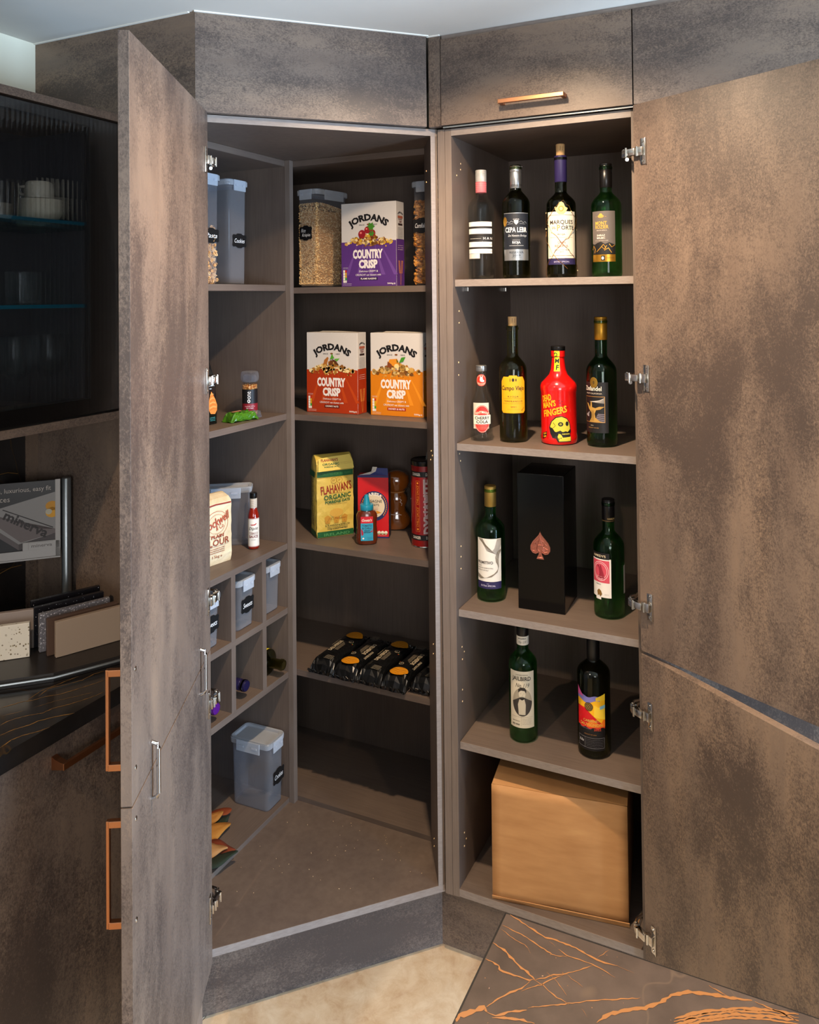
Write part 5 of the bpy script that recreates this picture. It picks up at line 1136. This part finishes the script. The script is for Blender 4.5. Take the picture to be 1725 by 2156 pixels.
# ------------------------------------------------------------------ felt leaves on the bottom shelf
def leaf(label, pts, col, z_, bend, seed):
    cx_ = sum(p[0] for p in pts)/len(pts); cy_ = sum(p[1] for p in pts)/len(pts); b = MB(); n = len(pts)*4; R = random.Random(seed)
    P = []
    for i in range(len(pts)):   # smooth closed outline through the corner points
        p0, p1, p2, p3 = (Vector(pts[(i+k) % len(pts)]) for k in (-1, 0, 1, 2))
        for s_ in (0, .25, .5, .75): P.append(.5*((2*p1)+(-p0+p2)*s_+(2*p0-5*p1+4*p2-p3)*s_*s_+(-p0+3*p1-3*p2+p3)*s_**3))
    V = [(p.x-cx_, p.y-cy_, bend*sin((p.x-cx_)*55+seed)+bend*.6*sin((p.y-cy_)*60)) for p in P]+[((p.x-cx_)*.5, (p.y-cy_)*.5, bend*.4*sin((p.x-cx_)*40+seed)+.002) for p in P]+[(0, 0, .003)]
    F = [[i, (i+1) % n, n+(i+1) % n, n+i] for i in range(n)]+[[n+i, n+(i+1) % n, 2*n] for i in range(n)]
    b.add(V, F, pmat('felt_'+col, col, .9), True); o = b.obj('fabric_leaf', None, None, (cx_, cy_, z_)); o.modifiers.new('t', 'SOLIDIFY').thickness = .0022
    tag(o, label, 'leaf', 'felt autumn leaves on the bottom shelf')
leaf('rust orange felt leaf lying furthest back of the pile', [(-.740, -.070), (-.719, -.043), (-.679, -.022), (-.673, -.044), (-.690, -.060), (-.72, -.085)], '#7a340e', .218, .004, 1)
leaf('amber felt leaf lying below the furthest rust leaf', [(-.730, -.095), (-.706, -.070), (-.687, -.047), (-.678, -.081), (-.690, -.108), (-.71, -.120)], '#a0692a', .224, .004, 2)
leaf('large amber felt leaf in the middle of the pile', [(-.690, -.125), (-.670, -.098), (-.641, -.069), (-.636, -.112), (-.640, -.158), (-.675, -.165)], '#a26a24', .222, .005, 3)
leaf('rust felt leaf with its tip at the shelf front edge', [(-.650, -.165), (-.626, -.140), (-.590, -.142), (-.556, -.152), (-.571, -.168), (-.610, -.170)], '#702c0c', .218, .004, 4)
leaf('tan felt leaf lying between rust and green leaves', [(-.650, -.170), (-.610, -.156), (-.575, -.161), (-.585, -.173), (-.600, -.204), (-.635, -.205)], '#a87c4c', .2225, .004, 5)
leaf('dark green felt leaf overhanging the shelf front edge', [(-.600, -.212), (-.575, -.176), (-.541, -.160), (-.546, -.188), (-.556, -.222), (-.585, -.236)], '#202a1c', .2215, .004, 6)
leaf('dark green felt leaf under the amber leaves at the back', [(-.700, -.085), (-.683, -.060), (-.668, -.045), (-.658, -.068), (-.668, -.090), (-.69, -.10)], '#222c1e', .2135, .003, 7)
# crumbs on the cupboard floor
R_ = random.Random(21); b = MB()
for i in range(46):
    x_, y_ = R_.choice([(R_.uniform(-.52, -.06), R_.uniform(-.02, .11)), (R_.uniform(-.53, -.38), R_.uniform(-.30, .10)), (R_.uniform(-.40, -.16), R_.uniform(-.16, .10))])
    if (x_*NX+y_*NY) > -.01: continue
    octa(b, R_, (x_, y_, .1945), R_.uniform(.0007, .0022), .0009, None)
o = b.obj('crumbs', CHIP, None); tag(o, 'pale crumbs scattered over the pantry cupboard floor', 'crumbs', None, 'stuff')

# ------------------------------------------------------------------ veined stone
def stone(name, base1, base2, vein, vw, scale):
    m, nt, b_ = nodes_of(name); L = nt.links.new; tc = N(nt, 'ShaderNodeTexCoord')
    n1 = N(nt, 'ShaderNodeTexNoise', Scale=9., Detail=7., Roughness=.65); L(tc.outputs['Object'], n1.inputs['Vector'])
    a = ramp(nt, n1.outputs[0], [(.35, base1), (.65, base2)])
    n2 = N(nt, 'ShaderNodeTexNoise', Scale=scale, Detail=3., Roughness=.5, Distortion=.7); L(tc.outputs['Object'], n2.inputs['Vector'])
    v = ramp(nt, n2.outputs[0], [(0, (0, 0, 0)), (.5-vw, (0, 0, 0)), (.5, (1, 1, 1)), (.5+vw, (0, 0, 0)), (1, (0, 0, 0))])
    L(mix(nt, a.outputs[0], hexc(vein), v.outputs[0]), b_.inputs['Base Color']); b_.inputs['Roughness'].default_value = .3; return m
ISM = stone('brown_stone', '#362c26', '#4d4038', '#55463a', .0015, 3.); BKS = stone('black_stone', '#191716', '#262220', '#3a2a16', .003, 3.)
BKS.node_tree.nodes['Principled BSDF'].inputs['Roughness'].default_value = .16
def vein_part(parent, data, zz, mat, k=1., seed=1):
    R = random.Random(seed); b = MB()
    for w_, pts in data:
        Q = []
        for i in range(len(pts)-1):
            (x0, y0), (x1, y1) = pts[i], pts[i+1]; n = max(3, int(hypot(x1-x0, y1-y0)/.004))
            for j in range(n): s_ = j/n; Q.append((x0+(x1-x0)*s_+R.uniform(-1, 1)*.0007, y0+(y1-y0)*s_+R.uniform(-1, 1)*.0007))
        Q.append(pts[-1]); V = []; m_ = len(Q)
        for i, (x, y) in enumerate(Q):
            xa, ya = Q[max(i-1, 0)]; xb, yb = Q[min(i+1, m_-1)]; d = hypot(xb-xa, yb-ya) or 1; e = min(1, .25+min(i, m_-1-i)/4); ww = w_*.00045*k*R.uniform(.45, 1.35)*e
            V += [(x-(yb-ya)/d*ww-parent.location.x, y+(xb-xa)/d*ww-parent.location.y, zz-parent.location.z), (x+(yb-ya)/d*ww-parent.location.x, y-(xb-xa)/d*ww-parent.location.y, zz-parent.location.z)]
        b.add(V, [[2*i, 2*i+1, 2*i+3, 2*i+2] for i in range(m_-1)])
    o = b.obj('vein', mat, parent); o['kind'] = 'stuff'; return o
ISL=[ (3,[(0.511,-0.905),(0.529,-0.91),(0.543,-0.915),(0.563,-0.921),(0.573,-0.919),(0.601,-0.921),(0.62,-0.926),(0.639,-0.928),(0.653,-0.926)]),(1,[(0.653,-0.926),(0.673,-0.928)]),(2,[(0.507,-0.925),(0.526,-0.927),(0.538,-0.929),(0.559,-0.936),(0.575,-0.941),(0.583,-0.942),(0.595,-0.938)]),(1,[(0.507,-0.931),(0.526,-0.938),(0.546,-0.943),(0.553,-0.951)]),(4,[(0.506,-0.955),(0.526,-0.961),(0.543,-0.972),(0.558,-0.978),(0.569,-0.984)]),(2,[(0.569,-0.984),(0.58,-0.987),(0.595,-0.995),(0.614,-0.999)]),(3,[(0.506,-0.98),(0.524,-0.983),(0.528,-0.988),(0.549,-0.988),(0.562,-0.988),(0.569,-0.984)]),(3,[(0.53,-1.04),(0.539,-1.024),(0.549,-1.011),(0.559,-1.001),(0.565,-0.988)]),(2,[(0.568,-0.985),(0.579,-0.977),(0.587,-0.969),(0.6,-0.962),(0.617,-0.946),(0.627,-0.937)]),(1.5,[(0.629,-0.924),(0.639,-0.908)]),(2,[(0.56,-1.005),(0.572,-0.992),(0.579,-0.987),(0.587,-0.976),(0.599,-0.963)]),(1,[(0.569,-0.925),(0.578,-0.929)]),(2,[(0.582,-0.931),(0.595,-0.936),(0.61,-0.936),(0.625,-0.936),(0.639,-0.939),(0.654,-0.943)]),(8,[(0.506,-1.07),(0.507,-1.062),(0.517,-1.052),(0.528,-1.041),(0.533,-1.045)]),(4,[(0.533,-1.045),(0.543,-1.046),(0.555,-1.036),(0.573,-1.025)]),(4,[(0.541,-1.05),(0.553,-1.044),(0.569,-1.039),(0.586,-1.037)]),(2,[(0.574,-1.022),(0.58,-1.017),(0.606,-1.003),(0.617,-0.996),(0.635,-0.985),(0.662,-0.971),(0.686,-0.958)]),(1,[(0.579,-0.968),(0.594,-0.976),(0.609,-0.989)]),(1,[(0.6,-0.962),(0.623,-0.971)]),(1,[(0.629,-0.998),(0.637,-1.006)]) ]
ISL2=[ (6,[(0.648,-1.008),(0.657,-0.994),(0.68,-0.976),(0.693,-0.969),(0.708,-0.954),(0.718,-0.94),(0.735,-0.928),(0.763,-0.92),(0.779,-0.917),(0.802,-0.91)]),(3,[(0.755,-0.91),(0.775,-0.915)]),(3,[(0.805,-0.911),(0.83,-0.913),(0.847,-0.917)]),(14,[(0.725,-0.975),(0.755,-0.952),(0.788,-0.933),(0.821,-0.921),(0.85,-0.914)]) ]
BLK=[ (1.6,[(-0.57,-0.831),(-0.552,-0.796),(-0.537,-0.784),(-0.528,-0.764),(-0.508,-0.745),(-0.495,-0.72),(-0.48,-0.687),(-0.472,-0.666)]),(1.4,[(-0.547,-0.788),(-0.553,-0.765),(-0.555,-0.743),(-0.547,-0.723),(-0.543,-0.698),(-0.536,-0.676)]),(1.4,[(-0.541,-0.769),(-0.549,-0.74),(-0.546,-0.732),(-0.529,-0.71),(-0.515,-0.685),(-0.515,-0.656),(-0.504,-0.637)]),(1.5,[(-0.511,-0.873),(-0.513,-0.857),(-0.501,-0.835),(-0.484,-0.816),(-0.477,-0.811),(-0.474,-0.79),(-0.459,-0.769),(-0.446,-0.744),(-0.436,-0.717),(-0.434,-0.7)]),(2,[(-0.481,-0.895),(-0.475,-0.87),(-0.462,-0.849),(-0.46,-0.834),(-0.446,-0.813),(-0.433,-0.799),(-0.42,-0.785)]),(1.8,[(-0.444,-0.922),(-0.448,-0.897),(-0.443,-0.879),(-0.428,-0.859),(-0.42,-0.84)]),(0.8,[(-0.539,-0.848),(-0.527,-0.831),(-0.517,-0.815)]),(0.8,[(-0.511,-0.803),(-0.496,-0.772),(-0.472,-0.74),(-0.452,-0.712)]) ]
isl = thing('kitchen_island', 'kitchen island corner with brown stone top and orange veins', 'island', (1.2, -1.35, 0))
boxpart('cabinet_box', LAMZ, isl, .53, -1.75, .10, 2.1, -.94, .8895); boxpart('plinth', BLACKM, isl, .58, -1.70, 0, 2.05, -.99, .10)
o = boxpart('worktop', ISM, isl, .5055, -1.79, .89, 2.14, -.905, .92)
VM = pmat('vein_orange', '#8a5a2e', .4)
vein_part(isl, ISL+ISL2[:3]+[(4+1.5*(k % 2), [(x, y+(k-1.5)*.0042) for x, y in ISL2[3][1]]) for k in range(4)], .9203, VM, .8)
boxpart('edge_strip', BLACKM, isl, .5030, -1.79, .889, .5053, -.903, .9195); boxpart('edge_strip', BLACKM, isl, .5055, -.9048, .889, 2.14, -.9030, .9195)  # black strips added in place of the shadow gap along the worktop edge
R_ = random.Random(5); b = MB()
for i in range(70): x_, y_ = R_.uniform(.51, .95), R_.uniform(-1.12, -.91); octa(b, R_, (x_-1.2, y_+1.35, .9197), R_.uniform(.0008, .002), .0007, None)
o = b.obj('vein_fleck', VM, isl); o['kind'] = 'stuff'

# ------------------------------------------------------------------ left run: base units, worktop, splashback, glazed wall unit
bu = thing('base_cabinet', 'dark base cabinet under the black veined worktop', 'cabinet', (-.70, -1.1, 0))
boxpart('cabinet_box', CARZ, bu, -.955, -1.9, .15, -.458, -.46, .888); boxpart('plinth', LAMX, bu, -.90, -1.9, 0, -.50, -.46, .149)
fd = boxpart('drawer_front', LAMZ3, bu, -.457, -1.115, .175, -.438, -.462, .886); boxpart('drawer_front', LAMZ2, bu, -.457, -1.772, .175, -.438, -1.118, .886)
b = MB(); px_ = -.438+.70; b.rbox(px_+.026, -.822+1.1, .838, px_+.033, -.635+1.1, .851, .001); 
for ya in (-.822, -.647): b.add([(px_, ya+1.1, .832), (px_, ya+1.1, .857), (px_+.012, ya+1.1, .853), (px_+.027, ya+1.1, .851), (px_+.027, ya+1.1, .838)]+[(px_, ya+1.112, .832), (px_, ya+1.112, .857), (px_+.012, ya+1.112, .853), (px_+.027, ya+1.112, .851), (px_+.027, ya+1.112, .838)], [[0, 1, 2, 3, 4][::-1], [5, 6, 7, 8, 9]]+[[i, (i+1) % 5, 5+(i+1) % 5, 5+i] for i in range(5)])
b.obj('handle', COPPER, fd, fix=True)
wt = thing('worktop', 'black stone worktop with thin gold veins', 'worktop', (-.69, -1.2, .9))
boxpart('slab', BKS, wt, -.9645, -1.95, .8900, -.4215, -.4415, .925); vein_part(wt, BLK, .9253, pmat('vein_gold', '#8a6228', .4), 1.2)
sp = thing('splashback', 'black gold veined stone splashback below the glazed wall cabinet', 'splashback', (-.96, -1.2, .93))
boxpart('slab', BKS, sp, -.9645, -1.95, .9255, -.958, -.4785, 1.437)
b = MB()
for sgn, y0, z0, y1, z1 in ((1, -.50, 1.28, -.72, 1.30), (1, -.49, 1.13, -.70, 1.09), (1, -.49, 1.045, -.74, 1.02), (1, -.52, 1.19, -.60, 1.26)):
    for k in range(8): s0, s1 = k/8, (k+1)/8; b.tube([(.0022, y0+(y1-y0)*s0+1.2, z0+(z1-z0)*s0+.006*sin(k*1.3)-.93), (.0022, y0+(y1-y0)*s1+1.2, z0+(z1-z0)*s1+.006*sin((k+1)*1.3)-.93)], .0007, 4)
o = b.obj('vein', MATS['vein_gold'], sp); o['kind'] = 'stuff'

# glazed cabinet
gc = thing('wall_cabinet', 'black framed wall cabinet with fluted glass door', 'cabinet', (-.79, -.9, 1.8)); gl = gc.location
PANB = laminate('laminate_panel_edge', 'd', dark='#4f4540', mid='#6a5d56', light='#7d6e65', seed=2.2, amt=.5)
boxpart('top_panel', PANB, gc, -.9645, -1.45, 2.147, -.6135, -.4425, 2.165); boxpart('bottom_panel', PANB, gc, -.9645, -1.45, 1.438, -.6135, -.4425, 1.456)
DK = pmat('dark_interior', '#3c3b3e', .5)
boxpart('back_panel', DK, gc, -.9645, -1.45, 1.4565, -.955, -.4425, 2.1465); boxpart('side_panel', DK, gc, -.955, -.4605, 1.4565, -.640, -.4425, 2.1465); boxpart('side_panel', DK, gc, -.955, -1.45, 1.4565, -.640, -1.43, 2.1465)
SHG = glass('shelf_glass', (.75, .90, .90), .05, .4); SHE = pmat('shelf_glass_edge', '#0f5468', .2)
for z_ in (1.903, 1.7115): boxpart('glass_shelf', SHG, gc, -.9545, -1.4295, z_-.008, -.6625, -.4610, z_); boxpart('shelf_front_edge', SHE, gc, -.6624, -1.4295, z_-.008, -.6605, -.4610, z_)
fr_ = MB()
for a_ in ((-.636, -.517-.055, 1.460, -.618, -.4640, 2.143), (-.636, -1.375, 1.460, -.618, -.572, 1.4955), (-.636, -1.375, 2.120, -.618, -.572, 2.143), (-.636, -1.43, 1.460, -.618, -1.375, 2.143)): fr_.rbox(a_[0]-gl.x, a_[1]-gl.y, a_[2]-gl.z, a_[3]-gl.x, a_[4]-gl.y, a_[5]-gl.z, .001)
gd = fr_.obj('door', BLACKM, gc); V = []; F = []; n = 82*8; y0_, y1_ = -1.427, -.467
FLG = glass('fluted_glass', (.86, .88, .90), .03, .26)
for i in range(n+1):
    y_ = y0_+(y1_-y0_)*i/n; d_ = .0018*abs(sin(pi*i/8)); V += [(-.6145+d_-gl.x, y_-gl.y, 1.462-gl.z), (-.6145+d_-gl.x, y_-gl.y, 2.141-gl.z)]
for i in range(n): F.append([2*i, 2*i+2, 2*i+3, 2*i+1])
k0 = len(V); V += [(-.6175-gl.x, y0_-gl.y, 1.462-gl.z), (-.6175-gl.x, y0_-gl.y, 2.141-gl.z), (-.6175-gl.x, y1_-gl.y, 1.462-gl.z), (-.6175-gl.x, y1_-gl.y, 2.141-gl.z)]; F.append([k0, k0+1, k0+3, k0+2])
b = MB().add(V[:k0], F[:-1], None, True).add(V[k0:], [[0, 1, 3, 2]]); b.obj('fluted_pane', FLG, gd)
for z_ in (2.02, 1.555): MB().rbox(-.640-gl.x, -.530-gl.y, z_-.022-gl.z, -.628-gl.x, -.4610-gl.y, z_+.022-gl.z, .001).rbox(-.665-gl.x, -.4615-gl.y-.012, z_-.012-gl.z, -.628-gl.x, -.4615-gl.y, z_+.012-gl.z, .002).obj('hinge', CHROME, gd)
# crockery and glasses behind the fluted pane
POR = pmat('cream_porcelain', '#d9cdb8', .25, coat=.3)
def bowl(label, x_, y_, z_, r, h, mat=POR, grp='stacked cream bowls in the wall cabinet'):
    pr = [(.0001, 0), (r*.45, 0), (r*.5, h*.06), (r*.8, h*.35), (r*.97, h*.8), (r, h), (r-.003, h), (r*.93, h*.8), (r*.76, h*.38), (r*.45, h*.14), (.0001, h*.12)]
    o = MB().lathe(pr, 28).obj('bowl', mat, None, (x_, y_, z_)); tag(o, label, 'bowl', grp)
for k in range(4): bowl(('bottom', 'second lowest', 'third lowest', 'uppermost')[k]+' bowl of the cream stack behind fluted glass', -.775, -.580, 1.9034+k*.0085, .052, .030)
def cup(label, x_, y_, z_, r, h, mat, grp, up=True):
    t = thing('cup', label, 'cup', (x_, y_, z_), radians(200), grp); pr = [(.0001, 0), (r*.8, 0), (r*.92, .004), (r, h*.5), (r, h), (r-.003, h), (r-.003, h*.5), (r*.85, .008), (.0001, .006)]
    if not up: pr = [(a, h-b_) for a, b_ in pr]
    MB().lathe(pr, 28).obj('cup_body', mat, t)
    MB().tube([(r-.001, 0, h*.78), (r+.014, 0, h*.74), (r+.020, 0, h*.50), (r+.012, 0, h*.28), (r-.001, 0, h*.24)], .0035, 8).obj('handle', mat, t); return t
cup('cream cup standing on the stacked bowls', -.775, -.580, 1.9625, .032, .040, POR, 'cream cups in the wall cabinet', False)
cup('smaller cream cup behind the stacked bowls', -.850, -.545, 1.9034, .034, .062, POR, 'cream cups in the wall cabinet')
BKP = pmat('black_glaze', '#0c0c0d', .12, coat=.8)
cup('black glazed cup beside the cream bowls', -.745, -.700, 1.9034, .036, .080, BKP, 'black cups in the wall cabinet'); cup('black glazed cup behind the front black one', -.850, -.680, 1.9034, .036, .085, BKP, 'black cups in the wall cabinet')
for k, (x_, y_) in enumerate(((-.745, -.650), (-.80, -.595), (-.745, -.745))):
    o = MB().lathe([(.0001, 0), (.028, 0), (.031, .003), (.034, .075), (.0325, .075), (.029, .010), (.0001, .008)], 28).obj('tumbler', G_CLEAR, None, (x_, y_, 1.7119)); tag(o, ('cut glass tumbler nearest the pane', 'cut glass tumbler nearest the hinge side', 'cut glass tumbler furthest from the hinges')[k]+' on the lower glass shelf', 'glass', 'tumblers on the lower glass shelf')
def wine_glass(label, x_, y_):
    t = thing('wine_glass', label, 'glass', (x_, y_, 1.4564), 0, 'wine glasses on the cabinet floor')
    MB().lathe([(.0001, .0), (.034, .0), (.034, .0012), (.010, .004), (.0035, .010), (.0032, .075), (.008, .083), (.0001, .084)], 28).obj('stem', G_CLEAR, t)
    MB().lathe([(.0001, .083), (.012, .085), (.030, .100), (.038, .122), (.038, .145), (.034, .185), (.0328, .185), (.0366, .145), (.0366, .122), (.029, .102), (.011, .0875), (.0001, .086)], 32).obj('glass_bowl', G_CLEAR, t)
wine_glass('wine glass nearest the hinges behind the fluted pane', -.760, -.565); wine_glass('wine glass in the middle of the cabinet floor', -.745, -.665); wine_glass('wine glass furthest from the hinges in the cabinet', -.750, -.760)

# ------------------------------------------------------------------ worktop sample display on the worktop
STEEL = pmat('brushed_steel', '#8d9294', .34, .9)
tr_ = thing('sample_tray', 'dark angled sample tray with a steel front trim', 'tray', (-.66, -.62, .9256))
def W_(p): return (p[0]+.66, p[1]+.62)
A0, A1, A2 = (-.690, -.832), (-.565, -.714), (-.504, -.608); A3 = (-.452, -.510)
MB().prism([W_(p) for p in (A0, A1, A2, A3, (-.60, -.452), (-.72, -.49), (-.86, -.66), (-.83, -.70))], 0, .018, pmat('tray_dark', '#211d1b', .35)).obj('tray_body', None, tr_)
q = [(a[0]+.66+.0035, a[1]+.62-.0025, .0095) for a in (A0, A1, A2, A3)]; MB().tube(q, .0036, 8).obj('front_trim', STEEL, tr_)
def slab(name, label, p, ang, ln, th, ht, mat, grp='worktop sample blocks on the tray'):
    o = MB().rbox(0, 0, 0, ln, th, ht, .0010).obj(name, mat, None, (p[0], p[1], .9442), (0, 0, radians(ang))); tag(o, label, 'sample', grp)
def speck(name, base, cols, sc1, thr=.25, rough=.3):
    m, nt, b_ = nodes_of(name); L = nt.links.new; tc = N(nt, 'ShaderNodeTexCoord'); v = N(nt, 'ShaderNodeTexVoronoi', Scale=sc1); L(tc.outputs['Object'], v.inputs['Vector'])
    sx = N(nt, 'ShaderNodeSeparateColor'); L(v.outputs['Color'], sx.inputs[0])
    c_ = ramp(nt, sx.outputs[0], [(0, cols[0]), (.5, cols[1]), (1, cols[2])]); lt = nt.nodes.new('ShaderNodeMath'); lt.operation = 'LESS_THAN'; L(v.outputs['Distance'], lt.inputs[0]); lt.inputs[1].default_value = thr
    g = nt.nodes.new('ShaderNodeMath'); g.operation = 'GREATER_THAN'; L(sx.outputs[1], g.inputs[0]); g.inputs[1].default_value = .45; mu = nt.nodes.new('ShaderNodeMath'); mu.operation = 'MULTIPLY'; L(lt.outputs[0], mu.inputs[0]); L(g.outputs[0], mu.inputs[1])
    L(mix(nt, hexc(base), c_.outputs[0], mu.outputs[0]), b_.inputs['Base Color']); b_.inputs['Roughness'].default_value = rough; return m
an = 64.5; d_ = Vector((cos(radians(an)), sin(radians(an)))); nn = Vector((-d_.y, d_.x)); p0 = Vector((-.617, -.666))
slab('sample_block', 'plain beige sample block at the front of the row', p0, an, .150, .012, .077, pmat('beige_stone', '#8f7d6c', .45))
slab('sample_block', 'brown sample block behind the beige one', Vector((-.641, -.668)), an, .150, .012, .080, pmat('brown_stone_s', '#4a372c', .4))
slab('sample_block', 'grey glittery speckled sample block', Vector((-.673, -.662)), an, .150, .013, .083, speck('grey_speck', '#5d5b60', ('#3c3b40', '#a8a6aa', '#d0ced0'), 330, .45))
slab('sample_block', 'black sparkle sample block in front of the rear one', Vector((-.706, -.650)), an, .150, .012, .088, speck('black_speck', '#121115', ('#3a3a42', '#9a9aa4', '#d8d8e0'), 210, .18))
slab('sample_block', 'rearmost black sparkle sample block of the row', Vector((-.736, -.634)), an, .150, .012, .092, MATS.get('x') or speck('black_speck2', '#0e0d11', ('#3a3a42', '#9a9aa4', '#d8d8e0'), 170, .16))
an = 44.5; d_ = Vector((cos(radians(an)), sin(radians(an)))); nn = Vector((-d_.y, d_.x)); p0 = Vector((-.6765, -.6840))
slab('sample_block', 'white speckled sample block in front of the plain grey one', p0-d_*.150, an, .150, .012, .074, speck('white_terrazzo', '#cbc4b6', ('#8a7c5c', '#5f5240', '#cfc7b6'), 170, .33), 'worktop sample blocks at the picture edge')
slab('sample_block', 'plain warm grey sample block behind the white speckled one', p0-d_*.148+nn*.045, an, .150, .012, .086, pmat('warm_grey', '#857870', .45), 'worktop sample blocks at the picture edge')
ds = thing('display_stand', 'slim steel pole holding a brochure panel above the sample tray', 'stand', (-.822, -.4676, .9256))
MB().lathe([(.024, 0), (.024, .003), (.0114, .004), (.0114, .348), (.010, .350), (.0001, .350)], 28, None).obj('pole', STEEL, ds)
bp = thing('brochure_panel', 'printed worktop brochure in a clear holder clipped to the steel pole', 'brochure', (-.831, -.4765, .925), radians(44.5))
CLR = pmat('clear_acrylic', '#b0aaa5', .25)
MB().rbox(-.168, -.004, .168, -.004, .001, .348, .0008, pmat('brochure_black', '#171414', .35)).obj('print_board', None, bp)
b = MB(); b.rbox(-.170, -.0095, .160, .0, -.0055, .180, .001); b.rbox(-.085, -.0095, .178, .0, -.0055, .200, .002); b.rbox(-.012, -.0095, .160, .0, -.0045, .350, .001); b.rbox(-.168, -.012, .156, .0, .002, .160, .001); b.obj('holder', CLR, bp)
Pr(flat(-.042, -.0095, .190), o0=.0003).text('minerva', 0, 0, .046, .0075, '#6e6864', 1, bold=.01).rect(-.030, .0080, .026, .0084, '#77716c', 1, 2).rect(-.030, -.0085, -.0296, .0084, '#77716c', 1, 1).obj('holder_print', bp)
P = Pr(flat(-.012, -.004, .180), o0=.0003, do=.00015)
P.text('e, luxurious, easy fit', -.0685, .1475, .118, .0150, '#b9aea4', 4).text('ces', -.1120, .1265, .022, .0085, '#b9aea4', 4)
P_ = P; P = Pr(lambda u, v, o: (-.012+u*1.24, -.004-o, .180+v), o0=.0003, do=.00015)
P.poly([(-.125, .100), (0, .138), (0, .040), (-.010, .030), (-.064, .004), (-.125, .072)], '#8f8a86', 1).poly([(-.125, .098), (-.125, .088), (-.062, .020), (0, .036), (0, .046), (-.030, .050)], '#6e625f', 2)
P.poly([(-.066, .016), (0, .036), (0, .018), (-.066, .002)], '#4a4140', 3).poly([(-.125, .076), (-.066, .016), (-.066, .002), (-.125, .060)], '#5f5553', 3).stroke([(-.094, .104), (-.004, .050)], .0022, '#2b2322', 4)
P.text('minerva', -.052, .063, .098, .0210, '#2e2624', 5, rot=-36, bold=.03, shear=-.25).poly([(-.125, .050), (-.120, .010), (-.118, -.002), (-.125, -.002)], '#5a6068', 3)
P.ell(-.006, .104, .012, .012, '#c98a10', 4, 12).ell(-.006, .088, .012, .013, '#d99a18', 4, 12).ell(-.012, .090, .006, .007, '#b9b098', 5, 12).obj('picture_print', bp); P_.obj('panel_print', bp)
